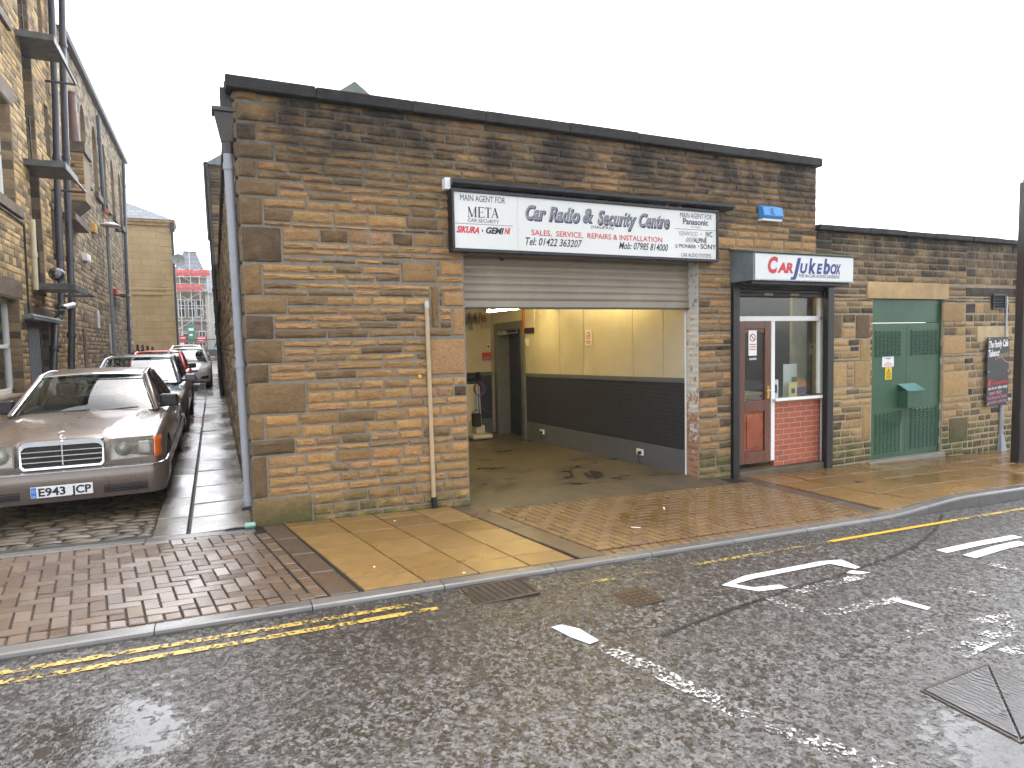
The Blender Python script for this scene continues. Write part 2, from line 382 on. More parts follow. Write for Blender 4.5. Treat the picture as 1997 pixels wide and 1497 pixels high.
def wet_paver(name, cols, rough=(.12, .38), scale=120, spec=.6, bs=1.0):
    t = NT(name); r, g, b = t.attr()[:3]; big = t.noise(.9, 4, .6); n = t.noise(7, 5, .6); f = t.noise(scale, 3, .6)
    c = t.ramp(r, cols); c = t.mix(t.ramp(n, [(.35, 0), (.7, .5)]), c, t.mix(1.0, c, (.6, .55, .5), 'MULTIPLY'))
    c = t.mix(t.ramp(f, [(.45, 0), (.65, .35)]), c, t.mix(1.0, c, (1.5, 1.45, 1.35), 'MULTIPLY'))
    return t.set(col=c, rough=t.ramp(big, [(.38, rough[0]), (.62, rough[1])]), nrm=t.bump(f, .28*bs, .003, t.bump(n, .06*bs, .006)), spec=spec)
m_block = wet_paver('wet block paving', [(0, (.10, .066, .042)), (.5, (.125, .084, .055)), (1, (.15, .102, .067))], (.2, .42))
m_block2 = wet_paver('wet tan block paving', [(0, (.135, .076, .029)), (.5, (.15, .086, .033)), (1, (.165, .096, .038))], (.2, .45))
m_slab = wet_paver('wet buff slab', [(0, (.17, .098, .03)), (.5, (.23, .135, .042)), (1, (.26, .16, .058))], (.22, .5))
m_slab2 = wet_paver('wet tan slab', [(0, (.15, .080, .024)), (.5, (.19, .104, .032)), (1, (.21, .122, .042))], (.1, .36))
m_band = wet_paver('dark edging band', [(0, (.075, .05, .033)), (1, (.1, .068, .045))], (.25, .45))
m_kerb = wet_paver('wet kerb stone', [(0, (.10, .094, .086)), (1, (.145, .138, .128))], (.18, .4))
m_flag = wet_paver('wet alley flagstone', [(0, (.11, .095, .075)), (1, (.17, .15, .12))], (.14, .34), 45, 1.0, .8)
m_sett = wet_paver('wet cobble', [(0, (.03, .022, .011)), (.5, (.055, .039, .018)), (1, (.085, .06, .028))], (.3, .5), 60)
m_joint = plain('joint sand', (.012, .01, .007), .6, var=.3, scale=30, bump=.3)

def kraise(X): 
    s = min(1, max(0, (X-5.9)/1.5)); return .095*s*s*(3-2*s)
def pz(X, Y):                                                # pavement height
    s = min(1, max(0, (-Y-.1)/1.9)); return gz(X)+kraise(X)*s
def rz(X): return gz(X)-.028                                  # road height
def az(X, Y): return -.01*X+.0155*Y                           # alley height
KY = -2.12                                                    # kerb back edge

g = MB(); g.quad((-35, -28, -1.9), (35, -28, -1.9), (35, 85, -1.9), (-35, 85, -1.9)); structure(g.build('ground', plain('far ground', (.06, .055, .05), .8)))
mb = MB(); nx, ny = 60, 12
mb.grid(lambda u, v: (-30+u*60, -26+v*(26+KY-.1), rz(-30+u*60)), nx, ny)
road = structure(mb.build('road', m_asphalt))

def block(mb, x0, x1, y0, y1, hz, rnd, place, gap=.008, dom=.004, tilt=.0025, c=None, ch=.007):
    """one laid block with chamfered edges, each a little out of level"""
    b = ch; a0, a1, b0, b1 = x0+gap/2, x1-gap/2, y0+gap/2, y1-gap/2; t1, t2 = rnd.uniform(-tilt, tilt), rnd.uniform(-tilt, tilt); h = rnd.uniform(-.0015, .0015)
    vs = []
    for d, q in ((0, -.02), (0, -.006), (b, 0)):
        for x, y, sx, sy in ((a0+d, b0+d, -1, -1), (a1-d, b0+d, 1, -1), (a1-d, b1-d, 1, 1), (a0+d, b1-d, -1, 1)):
            vs.append(place(x, y, q+(h+sx*t1+sy*t2)+dom))
    fs = [(8, 9, 10, 11)]+[(k*4+i, k*4+(i+1) % 4, k*4+4+(i+1) % 4, k*4+4+i) for k in (0, 1) for i in range(4)]
    mb.add(vs, fs, c or (rnd.random(), rnd.random(), rnd.random()))

def shear_place(k): return lambda x, y, h: (x-k*(y+.3), y, pz(x, y)+h)
def herringbone(mb, x0, x1, y0, y1, L, W, place, rnd, gap=.009, tilt=.0025):
    n = int((x1-x0+y1-y0)/W)+8
    for i in range(-n, n):
        for j in range(-n, n):
            # 90 degree herringbone: each step holds one block across and one along
            ox, oy = x0+(i*W)+j*L, y0+(i*W)-j*L
            for (a, b, c, d) in ((ox, oy, ox+L, oy+W), (ox, oy+W, ox+W, oy+W+L)):
                a, c = max(a, x0), min(c, x1); b, d = max(b, y0), min(d, y1)
                if c-a > .02 and d-b > .02: block(mb, a, c, b, d, 0, rnd, place, gap=gap, tilt=tilt, ch=.0045)
rnd = random.Random(4)
# left crossing
mb = MB(); P1 = shear_place(.15)
herringbone(mb, -7.0, -.02, KY+.13, -.22, .2, .1, P1, rnd)
for i in range(70): block(mb, -7+i*.1, -6.9+i*.1, KY, KY+.12, 0, rnd, P1)                 # edge course along the kerb
for i in range(9): block(mb, -.01, .09, -.3-.2*(i+1), -.3-.2*i, 0, rnd, P1)
structure(mb.build('pavement', m_block))
mb = MB(); mb.grid(lambda u, v: (-8+u*24, KY-.02+v*(-KY+.06), pz(-8+u*24, KY-.02+v*(-KY+.06))-.006), 90, 8); structure(mb.build('pavement', m_joint))
mb = MB()
def band(x0, x1, k, y0=KY, y1=-.06):
    for i in range(4): block(mb, x0, x1, y0+(y1-y0)*i/4, y0+(y1-y0)*(i+1)/4, 0, rnd, shear_place(k), gap=.003)
band(.10, .29, .15)
band(2.02, 2.27, .18)
band(6.0, 6.2, -.04)
structure(mb.build('pavement', m_band))
mb = MB()
ys = [KY, -1.86, -1.45, -1.04, -.63, -.22, -.03]
xs = [.30, .74, 1.17, 1.6, 2.01]
for a, b in zip(xs, xs[1:]):
    for c, d in zip(ys, ys[1:]): block(mb, a, b, c, d, 0, rnd, shear_place(.165), gap=.014, tilt=.002, ch=.003)
structure(mb.build('pavement', m_slab))
mb = MB(); herringbone(mb, 2.28, 6.0, KY+.12, -.3, .2, .1, lambda x, y, h: (x-.18*(y+.3)*max(0, 1-(x-2.28)/3.6), y, pz(x, y)+h), rnd, .014, .0012)
for i in range(38): block(mb, 2.6+i*.1, 2.7+i*.1, KY, KY+.11, 0, rnd, lambda x, y, h: (x, y, pz(x, y)+h))
structure(mb.build('pavement', m_block2))
mb = MB(); x = 6.2
rows = [KY+.02, -1.6, -1.05, -.55, -.02]
for c, d in zip(rows, rows[1:]):
    x = 6.21+rnd.uniform(-.0, .0)
    first = True
    while x < 16:
        e = x+(rnd.uniform(.3, .6) if first else rnd.choice((.6, .75, .9))); first = False
        block(mb, x, e, c, d, 0, rnd, lambda x, y, h: (x, y, pz(x, y)+h), gap=.014, tilt=.003, ch=.003); x = e
structure(mb.build('pavement', m_slab2))
# garage threshold apron
apr = lambda X, v: (pz(X, -.2)+.005)*(1-v)+(-.086-.012*(X-3.5)-.033*.36)*v
mb = MB(); mb.grid(lambda u, v: (2.2+u*3.5, -.34+v*.7, apr(2.2+u*3.5, v)+.003*math.sin(u*9+v*5)*v*(1-v)), 24, 6)
t = NT('worn concrete apron'); n = t.noise(5, 6, .65); c = t.ramp(n, [(.3, (.045, .038, .028)), (.5, (.09, .065, .042)), (.7, (.125, .078, .048))])
c = t.mix(t.ramp(t.noise(2.2, 4), [(.5, 0), (.65, .7)]), c, (.045, .055, .045)); t.set(col=c, rough=.45, nrm=t.bump(t.noise(60, 4), .4, .005)); m_apron = t.m
structure(mb.build('threshold', m_apron))
# kerb
mb = MB(); x = -8.0; i = 0
while x < 16:
    L = .915; e = x+L
    for s in range(3):
        xa, xb = x+L*s/3+(.003 if s == 0 else 0), x+L*(s+1)/3-(.003 if s == 2 else 0)
        def kp(X, y, z): return (X, y, z)
        za, zb = pz(xa, KY)+.004, pz(xb, KY)+.004
        yb, yf = KY-.003, KY-.125
        col = (rnd.random(), 0, 0) if s == 0 else col
        prof = lambda X, zt: [(X, yb, rz(X)-.05), (X, yf, rz(X)-.05), (X, yf, zt-.022), (X, yf+.008, zt-.007), (X, yf+.024, zt), (X, yb, zt)]
        A, B = prof(xa, za), prof(xb, zb)
        mb.add(A+B, [(k, (k+1) % 6, 6+(k+1) % 6, 6+k) for k in range(6)]+[(5, 4, 3, 2, 1, 0), (6, 7, 8, 9, 10, 11)], col)
    x = e
structure(mb.build('kerb', m_kerb))

# alley: setts, kerb strip, flags
rnd = random.Random(9); mb = MB(); y = -.2; k = 0
while y < 13:
    d = rnd.uniform(.10, .135); x = -3.62-rnd.uniform(0, .2)
    while x < -.87:
        L = rnd.uniform(.17, .28); e = min(x+L, -.87)
        if e-x > .05:
            vs = []; h = rnd.uniform(-.006, .006); tl = rnd.uniform(-.006, .006)
            us = [0, .12, .35, .65, .88, 1]
            for v in us:
                for u in us:
                    q = 1-max(abs(2*u-1), abs(2*v-1))**3; X, Y = x+.008+(e-x-.016)*u, y+.006+(d-.012)*v
                    vs.append((X, Y, az(X, Y)-.018+.016*q+h+tl*(2*u-1)))
            mb.add(vs, [(j*6+i, j*6+i+1, j*6+7+i, j*6+6+i) for j in range(5) for i in range(5)], (rnd.random(), 0, rnd.random()))
        x = e
    y += d
structure(mb.build('alley_road', m_sett, smooth=180))
mb = MB(); mb.grid(lambda u, v: (-3.9+u*4.2, -.3+v*14, az(-3.9+u*4.2, -.3+v*14)-.024), 4, 14)
structure(mb.build('alley_road', m_joint))
mb = MB(); mb.grid(lambda u, v: (-4.5+u*12, 13+v*60, az(-4.5+u*12, 13+v*60)-.006), 12, 40); structure(mb.build('alley_road', m_sett))
mb = MB(); y = -.08
pl = lambda x, y_, h: (x, y_, az(x, y_)+.02+h)
y = -.08
while y < 30:
    e = y+rnd.uniform(.5, 1.15); block(mb, -.56, -.015, y, e, 0, rnd, pl, gap=.014, tilt=.006); y = e
y = -.08
while y < 30:
    e = y+rnd.uniform(.6, 1.1); block(mb, -.86, -.575, y, e, 0, rnd, pl, gap=.012, tilt=.005); y = e
structure(mb.build('footway', m_flag))
mb = MB()
for x0, x1 in ((-3.65, -2.3), (-2.3, -.9), (-.9, .0)): block(mb, x0, x1, -.22, -.085, 0, rnd, lambda x, y, h: (x, y, pz(x, y)+.003+h), gap=.006)
structure(mb.build('kerb', m_kerb))

# painted markings: thin sheets with worn-through edges
def worn(name, col, lo, hi, scale=24):
    t = NT(name); n = t.math('ADD', t.math('MULTIPLY', t.noise(scale, 5, .65, dist=.5), .65), t.math('MULTIPLY', t.noise(4, 3), .35))
    t.set(col=t.ramp(t.noise(30, 4), [(.3, [q*.75 for q in col]), (.7, col)]), rough=.35, alpha=t.ramp(n, [(lo, 0.0), (hi, 1.0)]), nrm=t.bump(t.noise(70, 4), .5, .006)); return t.m
m_yl = worn('worn yellow paint', (.56, .37, .08), .455, .51, 34); m_yl_new = worn('yellow paint', (.72, .40, .015), .33, .36)
m_wt = worn('white road paint', (.74, .74, .74), .33, .37, 30); m_wt_worn = worn('worn white paint', (.62, .6, .56), .52, .57, 40)
def road_strip(pts, wd, m, z=.005):
    mb = MB(); L = []
    for i, p in enumerate(pts):
        a = np.array(pts[max(i-1, 0)]); b = np.array(pts[min(i+1, len(pts)-1)]); d = (b-a)/np.linalg.norm(b-a); nrm = np.array([-d[1], d[0]])*wd/2
        L.append((np.array(p)+nrm, np.array(p)-nrm))
    for (a, b), (c, d) in zip(L, L[1:]): mb.quad(*[(q[0], q[1], rz(q[0])+z) for q in (a, b, d, c)])
    return structure(mb.build('road_marking', m))
def rg(*pts): return [tuple(PG(x, y, -.028)[:2]) for x, y in pts]
road_strip([(x*.5-6, -2.42+.004*math.sin(x)) for x in range(0, 15)], .055, m_yl)
road_strip([(x*.5-6, -2.545+.004*math.sin(x)) for x in range(0, 15)], .055, m_yl)
road_strip([(2.02+x*.5, -2.545) for x in range(0, 6)]+[(4.75, -2.545)], .045, worn('thin worn yellow paint', (.5, .34, .08), .51, .56, 34))
road_strip([(4.75, -2.545), (5.6, -2.545), (6.5, -2.545)], .048, m_yl_new)
road_strip([(6.5+x, -2.545) for x in range(0, 8)], .05, m_yl)
def road_shape(pts, m, z=.005):
    mb = MB(); q = rg(*pts); n = len(q); mb.add([(a, b, rz(a)+z) for a, b in q], [tuple(range(n))]); return structure(mb.build('road_marking', m))
road_shape([(1075,1224),(1095,1219),(1130,1227),(1168,1250),(1150,1257),(1112,1243)], m_wt)
road_shape([(1407,1142),(1450,1124),(1600,1095),(1640,1092),(1678,1107),(1668,1110),(1618,1100),(1470,1129),(1432,1140),(1470,1146),(1520,1141),(1538,1147),(1480,1154)], m_wt)
road_shape([(1650,1118),(1660,1113),(1698,1117),(1675,1121)], m_wt)
for a in ([(1168,1256),(1260,1300),(1330,1335),(1400,1368)], [(1400,1372),(1490,1410),(1570,1440),(1700,1490),(1790,1525)]): road_strip(rg(*a), .12, m_wt_worn)
for a, wd, m in (([(1836,1076),(1900,1062),(1985,1046)], .09, m_wt), ([(1890,1086),(1950,1068),(1997,1058)], .1, m_wt), ([(1500,1165),(1570,1192)], .1, m_wt_worn), ([(1530,1160),(1600,1142),(1690,1122)], .09, m_wt_worn),
    ([(1610,1200),(1700,1178),(1760,1168)], .09, m_wt_worn), ([(1745,1170),(1812,1188)], .07, m_wt), ([(1640,1205),(1730,1228)], .1, m_wt_worn), ([(1750,1240),(1820,1222),(1880,1245)], .1, m_wt_worn),
    ([(1865,1275),(1930,1245),(1997,1215)], .12, m_wt_worn), ([(1850,1150),(1960,1168)], .09, m_wt_worn), ([(1900,1215),(1997,1195)], .09, m_wt_worn), ([(1930,1100),(1997,1115)], .09, m_wt_worn), ([(1965,1275),(2010,1260)], .1, m_wt_worn)):
    road_strip(rg(*a), wd, m)

m_tar = worn('tar seam', (.008, .007, .006), .43, .5, 30)
road_strip(rg((1838, 1003), (1822, 1035), (1790, 1062), (1730, 1090), (1640, 1120), (1500, 1163), (1380, 1205), (1290, 1240)), .03, m_tar, .0035)
# ironwork in the road
m_rust = plain('rusty cast iron', (.038, .02, .011), .35, .2, var=.4, scale=30, bump=.5, bscale=120)
gq = thing('drain_grating', 'rusty iron gully grating with slanting bars beside the kerb', 'drain', (1.5, -2.43, rz(1.5)))
mb = MB()
for a in ((-.24, .24, -.17, -.145), (-.24, .24, .145, .17), (-.24, -.215, -.145, .145), (.215, .24, -.145, .145)): mb.box(a[0], a[1], a[2], a[3], -.02, .012)
mb.build('frame', m_rust, gq, bevel=.004)
mb = MB()
for i in range(8):
    x = -.19+i*.052; mb.hexa([(x, -.145, -.02), (x+.022, -.145, -.02), (x-.01, .145, -.02), (x-.032, .145, -.02)], [(x, -.145, .009), (x+.022, -.145, .009), (x-.01, .145, .009), (x-.032, .145, .009)])
mb.build('bar', m_rust, gq); mb = MB(); mb.box(-.215, .215, -.145, .145, .0055, .0065); mb.build('sump', m_dark_in, gq)
c = PG(1245, 1165, -.028); mb = MB(); mb.box(-.13, .13, -.13, .13, -.01, .008)
for i in range(5):
    for j in range(5): mb.box(-.11+i*.046, -.075+i*.046, -.11+j*.046, -.075+j*.046, .008, .012)
tag(mb.build('stopcock_cover', m_rust, loc=(c[0], c[1], rz(c[0])), bevel=.002), 'small rusty square stopcock cover set in the asphalt', 'cover')
q = rg((1800, 1347), (1925, 1298), (2110, 1385), (1990, 1445)); mh = thing('manhole_cover', 'large iron manhole cover of two triangular plates in the road', 'manhole', (q[0][0], q[0][1], rz(q[0][0])))
qq = [np.array((a-q[0][0], b-q[0][1])) for a, b in q]; cen = sum(qq)/4
t = NT('wet chequered iron'); n = t.n('ShaderNodeTexWave'); n.inputs['Scale'].default_value = 9; n.inputs['Distortion'].default_value = 9; n.inputs['Detail'].default_value = 2; t.l(t.coord(), n.inputs[0])
t.set(col=(.03, .026, .022), rough=t.ramp(t.noise(6, 4), [(.35, .1), (.7, .3)]), metal=.1, nrm=t.bump(n.outputs[1], .12, .005)); m_mh = t.m
for tri in ((0, 1, 3), (1, 2, 3)):
    pp = [qq[k] for k in tri]; cc = sum(pp)/3; pp = [p+(cc-p)*.04 for p in pp]; mb = MB(); mb.prism([tuple(p) for p in pp], lambda u, v, a: (u, v, a-.031*u), -.01, .011); mb.build('plate', m_mh, mh, bevel=.004)
mb = MB()
for k in range(4):
    a, b = qq[k], qq[(k+1) % 4]; a2, b2 = a+(a-cen)*.05, b+(b-cen)*.05; mb.quad(*[(p[0], p[1], -.031*p[0]+.006) for p in (a2, b2, b, a)])
mb.build('frame', m_rust, mh)

# ------------------------------------------------------------------ the garage
def tilt(u, z): return -.016*min(max(u, 0), 2.4)*max(0.0, 1-max(z, 0)/1.9)
front = lambda u, d, z: (u, -d, z+tilt(u, z))
flat_front = lambda u, d, z: (u, -d, z)
def px_rect(x0, y0, x1, y1, Y=0.0):
    a, b = PY(x0, y0, Y), PY(x1, y1, Y); return (a[0], b[0], min(a[2], b[2]), max(a[2], b[2]))
gar = thing('garage_building', 'single storey coursed gritstone garage with sooty flat coping and open roller door', 'building', (0, 0, 0))
OP = (2.21, 5.44, -1.0, 2.72); SH = (5.99, 7.88, -1.0, 2.52); GD = (8.80, 10.54, -1.0, 2.25)
qz = [(172,503),(198,540),(237,500),(274,535),(310,500),(347,543),(382,513),(439,550),(512,512),(576,560),(614,535),(663,552),(711,526),(750,598),(812,517),(861,577),(893,523),(976,611)]
quoins = []
for i, (y, xr) in enumerate(qz):
    yb = qz[i+1][0] if i+1 < len(qz) else 1040
    zt, zb = PY(475, y)[2], PY(485, yb)[2]
    quoins.append((0.0, PY(xr, (y+yb)/2)[0], max(-.35, zb-tilt(.1, zb)), zt-tilt(.1, zt)))
big = [px_rect(835, 660, 913, 728), px_rect(880, 600, 908, 655), px_rect(780, 508, 852, 552), px_rect(857, 508, 905, 540), px_rect(862, 568, 907, 598), px_rect(838, 556, 858, 640)]
big = [(a, min(b, 2.205), c, d) for a, b, c, d in big]
big += [px_rect(1445, 870, 1600, 900)] if 0 else []
jamb = [(5.44, 5.99, z, z+.2) for z in ()]
lintel = (2.0, 5.75, 2.72, 2.9)
holes = [OP, SH]+quoins+big+[lintel]
def hf(z): return (.09, .11) if z > 2.75 else ((.07, .088) if z > 1.3 else (.082, .104))
mb = MB()
dk = lambda u, z: .42 if z > 3.75 else (.3 if z > 3.2 else (.22 if u > 5.4 else .04))
masonry(mb, 0, 7.57, -.4, 4.07, front, holes, 11, hf, (.18, .4), .012, (8, 4), .013, .0085, dk)
rr = random.Random(5)
for i, q in enumerate(quoins): stone_block(mb, rr, q[0]+.004, q[1]-.008, q[2]+.008, q[3]-.008, front, .022, .006, (7, 6), (rr.choice((.02, .1, .2, .35)), (.35, .25, .15, .15, .05, 0, .6, .65, .5, .1, .65, .55, .6, .3, .3, .55, .35, .15)[i], .5), .014)
for i, q in enumerate(big): stone_block(mb, rr, q[0]+.008, q[1]-.008, q[2]+.008, q[3]-.008, front, .02, .006, (7, 6), (rr.choice((.85, .9, .95, .15)), rr.choice((0, .1, .3)), .5), .012)
stone_block(mb, rr, lintel[0]+.01, lintel[1]-.01, lintel[2]+.01, lintel[3]-.01, front, .012, .003, (20, 3), (.1, .3, .5))
wl = mb.build('stone_facing', m_stone, gar, smooth=38)
mb = MB(); wall_core(mb, 0.004, 7.566, -.4, 4.07, flat_front, [OP, SH], .24); mb.build('wall', m_mortar, gar)
# jamb stones and the whitewashed reveal of the opening
mb = MB(); rj = random.Random(8)
rev = lambda u, d, z: (5.44-d, u, z)
masonry(mb, .0, .24, -.35, 2.72, rev, (), 21, lambda z: (.075, .095), (.1, .25), .01, (3, 2), .003, .002, lambda u, z: .0)
t = NT('flaking whitewash on brick'); r, gg, b = t.attr()[:3]; z = t.pos()[2]
base = t.ramp(r, [(0, (.24, .12, .075)), (1, (.36, .2, .12))]); n = t.noise(11, 6, .7); mr = t.n('ShaderNodeMapRange'); mr.inputs[1].default_value, mr.inputs[2].default_value = .1, 1.1; t.l(z, mr.inputs[0])
f = t.ramp(t.math('ADD', n, t.math('MULTIPLY', mr.outputs[0], .22)), [(.6, 0), (.66, 1)])
t.set(col=t.mix(f, base, t.mix(t.noise(40, 4), (.5, .48, .43), (.66, .65, .6))), rough=.7, nrm=t.bump(t.noise(50, 5), .5, .006)); m_whitewash = t.m
mb.box(5.438, 5.45, .004, .236, -.4, 2.72, (1, 0, 0)); mb.build('reveal', m_whitewash, gar, smooth=38)
mb = MB(); masonry(mb, .0, .24, -.35, 2.72, lambda u, d, z: (2.21+d, .24-u, z), (), 22, lambda z: (.09, .12), (.1, .25), .012, (3, 2), .008); mb.build('reveal', m_stone, gar, smooth=38)
# coping
mb = MB(); rr = random.Random(3); x = -.075
while x < 7.55:
    e = min(x+rr.uniform(.7, 1.1), 7.59); e = 7.59 if 7.59-e < .4 else e; dz = rr.uniform(-.005, .005)
    mb.box(x+.0015, e-.0015, -.095, .3, 4.07+dz*.3, 4.185+dz, (rr.random(), rr.uniform(0, .5), 0)); x = e
cop = mb.build('coping', m_coping, gar, bevel=.012)
mb = MB(); mb.box(-.075, .3, .3, 15.2, 4.17, 4.27, (.4, .2, 0)); mb.build('coping', m_coping, gar, bevel=.015)
# side wall on the alley
mb = MB(); side = lambda u, d, z: (-d, u, z)
sq = [(0.0, .32 if i % 2 else .2, q[2], q[3]) for i, q in enumerate(quoins)]
masonry(mb, 0, 15.3, -.3, 4.17, side, sq, 31, lambda z: (.12, .17), (.2, .45), .018, (4, 2), .02, .012, lambda u, z: .15)
for q in sq: stone_block(mb, rr, q[0]+.004, q[1]-.008, q[2]+.008, q[3]-.008, side, .02, .008, (4, 4), (rr.choice((.1, .3)), .2, .5), .012)
mb.build('stone_facing', m_stone_alley, gar, smooth=38)
mb = MB(); wall_core(mb, .245, 15.3, -.4, 4.17, side, (), .22); mb.build('wall', m_mortar_dark, gar)
# flat roof and the small ridge that shows above the coping
m_roof = plain('grey roofing felt', (.09, .09, .095), .7, bump=.3)
mb = MB(); mb.box(.25, 7.5, .26, 15.2, 3.75, 3.85); mb.build('roof', m_roof, gar)
a = PY(692, 160, 4.0); mb = MB(); mb.prism([(-.3, a[2]-.2), (.3, a[2]-.2), (.0, a[2]+.02)], lambda u, v, q: (a[0]+u, q, v), 4.0, 9.0); mb.build('rooflight', plain('weathered rooflight', (.12, .14, .11), .4), gar)
mb = MB(); mb.box(7.35, 7.56, 3.6, 15, -.4, 4.2); mb.box(5.9, 7.56, .24, .3, 2.65, 4.2); mb.build('wall', m_mortar_dark, gar)

# ------------------------------------------------------------------ garage interior (parts of the building)
fz = lambda X, Y: -.085-.012*(X-3.5)-.033*Y
t = NT('painted garage panel'); n = t.noise(2.5, 5); t.set(col=t.ramp(n, [(.3, (.48, .43, .31)), (.7, (.55, .5, .38))]), rough=.42); m_cream = t.m
t = NT('dark square wall covering'); br = t.n('ShaderNodeTexBrick'); br.offset = 0; br.inputs['Scale'].default_value = 1; br.inputs['Brick Width'].default_value = .06; br.inputs['Row Height'].default_value = .06; br.inputs['Mortar Size'].default_value = .006
mp = t.n('ShaderNodeMapping'); mp.inputs['Rotation'].default_value = (R(90), 0, R(90)); t.l(t.coord(), mp.inputs[0])
sx = t.n('ShaderNodeSeparateXYZ'); t.l(t.coord(), sx.inputs[0]); cx_ = t.n('ShaderNodeCombineXYZ'); t.l(t.math('ADD', sx.outputs[0], sx.outputs[1]), cx_.inputs[0]); t.l(sx.outputs[2], cx_.inputs[1]); t.l(cx_.outputs[0], br.inputs[0])
br.inputs[1].default_value = (.02, .021, .026, 1); br.inputs[2].default_value = (.025, .026, .031, 1); br.inputs[3].default_value = (.045, .046, .054, 1)
t.set(col=br.outputs[0], rough=.38, nrm=t.bump(br.outputs[1], .3, .003)); m_darkwall = t.m
m_greypaint = plain('grey skirting paint', (.115, .12, .13), .4, var=.1, scale=4)
XW = 5.46
def rp(Y, z): return (XW-.02*Y/5, Y, z-.02*Y)                # right wall follows the fall of the floor
def rslab(name, y0, y1, z0, z1, d, m, par=gar):
    mb = MB(); a = [rp(y0, z0), rp(y1, z0), rp(y1, z1), rp(y0, z1)]; b = [(p[0]-d, p[1], p[2]) for p in a]; mb.hexa(a, b); return mb.build(name, m, par, bevel=.003)
joints = [.26, .72, 1.44, 2.85, 3.68, 5.1]
for a, b in zip(joints, joints[1:]): rslab('wall_panel', a+.006, b-.006, 1.18, 2.7, .02, m_cream)
rslab('wall_panel', .26, 5.1, .16, 1.13, .016, m_darkwall); rslab('dado_rail', .26, 5.1, 1.115, 1.185, .035, m_greypaint)
rslab('skirting', .26, 5.1, -.2, .2, .028, m_greypaint); rslab('wall', .26, 5.1, -.35, 2.72, .004, m_dark_in); rslab('wall_panel', .246, .262, -.2, 2.6, .035, m_white)
rslab('wall_panel', 5.1, 6.85, 2.26, 2.75, .02, m_cream)
rslab('wall_panel', 6.6, 6.85, 1.18, 2.26, .02, m_cream)
# inner doorway in the right wall
dr = thing('inner_door', 'dark blue door standing open in a grey frame at the back of the garage', 'door', rp(5.1, -.2))
def dloc(mbx, name, m, **k): o = mbx.build(name, m, dr, **k); o.location = -dr.location; return o
mb = MB()
for y0, y1, z0, z1 in ((5.1, 5.25, -.35, 2.26), (6.45, 6.6, -.35, 2.26), (5.25, 6.45, 2.1, 2.26)):
    a = [rp(y0, z0), rp(y1, z0), rp(y1, z1), rp(y0, z1)]; mb.hexa([(p[0]+.3, p[1], p[2]) for p in a], [(p[0]-.05, p[1], p[2]) for p in a])
dloc(mb, 'frame', plain('grey gloss frame paint', (.14, .14, .13), .35), bevel=.004)
m_blue_door = plain('dark blue door paint', (.012, .0135, .033), .35, var=.2)
mb = MB(); a = [rp(5.25, -.3), rp(6.45, -.3), rp(6.45, 2.1), rp(5.25, 2.1)]; mb.hexa([(p[0]+.29, p[1], p[2]) for p in a], [(p[0]+.25, p[1], p[2]) for p in a]); dloc(mb, 'door_leaf', m_blue_door)
mb = MB(); h = rp(5.4, .95); mb.lathe([(.0, -.07), (.025, -.06), (.025, -.03), (.012, -.02), (.012, .0)], (h[0]+.25, h[1], h[2]), 'x', 12); dloc(mb, 'handle', m_chrome)
mb = MB(); h = rp(6.2, 2.02); mb.box(h[0]-.1, h[0]-.04, h[1]-.25, h[1]+.1, h[2]-.02, h[2]+.06); mb.tube([(h[0]-.08, h[1]-.2, h[2]), (h[0]+.1, h[1]-.55, h[2]+.02), (h[0]-.04, h[1]-.75, h[2]+.06)], .012, 6); dloc(mb, 'door_closer', m_steel)
# back wall, left wall, ceiling, floor
BY = 6.85
mb = MB(); mb.box(.3, XW+.2, BY, BY+.1, -.5, 2.75); mb.build('wall', m_cream, gar)
mb = MB(); mb.box(.3, XW-.05, BY-.02, BY, -.4, 1.0); mb.build('wall_panel', m_darkwall, gar)
mb = MB(); mb.box(.3, XW-.05, BY-.035, BY, .98, 1.06); mb.build('dado_rail', m_greypaint, gar)
mb = MB(); mb.box(.3, XW-.05, BY-.03, BY, -.4, .0); mb.build('skirting', m_greypaint, gar)
mb = MB(); mb.box(.27, .32, .26, BY, -.4, 2.75); mb.build('wall', m_cream, gar)
mb = MB(); mb.box(.25, XW+.1, .26, BY, 2.7, 2.78); mb.build('ceiling', m_cream, gar)
t = NT('oil stained concrete floor'); n = t.noise(3, 6, .65); c = t.ramp(n, [(.3, (.075, .06, .038)), (.7, (.13, .105, .065))])
st = t.ramp(t.noise(1.35, 5, .6, dist=.8), [(.52, 0), (.64, .85)]); c = t.mix(st, c, (.025, .022, .018)); t.set(col=c, rough=t.mix(st, (.42,)*3, (.22,)*3), nrm=t.bump(t.noise(50, 4), .25, .004)); m_floor = t.m
mb = MB(); mb.grid(lambda u, v: (.3+u*5.5, .35+v*6.55, fz(.3+u*5.5, .35+v*6.55)), 10, 12); structure(mb.build('garage_floor', m_floor))

# ------------------------------------------------------------------ things inside
def emis(name, col, s):
    t = NT(name); return t.set(col=(.8, .8, .75), ecol=col, estr=s)
m_tube = emis('lit tube', (1.0, .77, .33), 19.0)
def tube_light(lab, p0, p1):
    o = thing('tube_light', lab, 'light', tuple(p0), 'fluorescent tube lights'); d = np.array(p1)-np.array(p0)
    mb = MB(); mb.tube([d*.02, d*.98], .019, 10); mb.build('tube', m_tube, o)
    mb = MB(); L = np.linalg.norm(d); e = d/L; sx_ = np.array([-e[1], e[0], 0])*.035
    a = [-sx_+(0,0,.03), sx_+(0,0,.03), d+sx_+(0,0,.03), d-sx_+(0,0,.03)]; mb.hexa(a, [p+np.array((0, 0, .05)) for p in a]); mb.build('housing', m_white, o, bevel=.005)
    for q in (0, 1): mb = MB(); mb.tube([d*q, d*q+(0, 0, .05)], .022, 8); mb.build('end_cap', m_black, o)
    return o
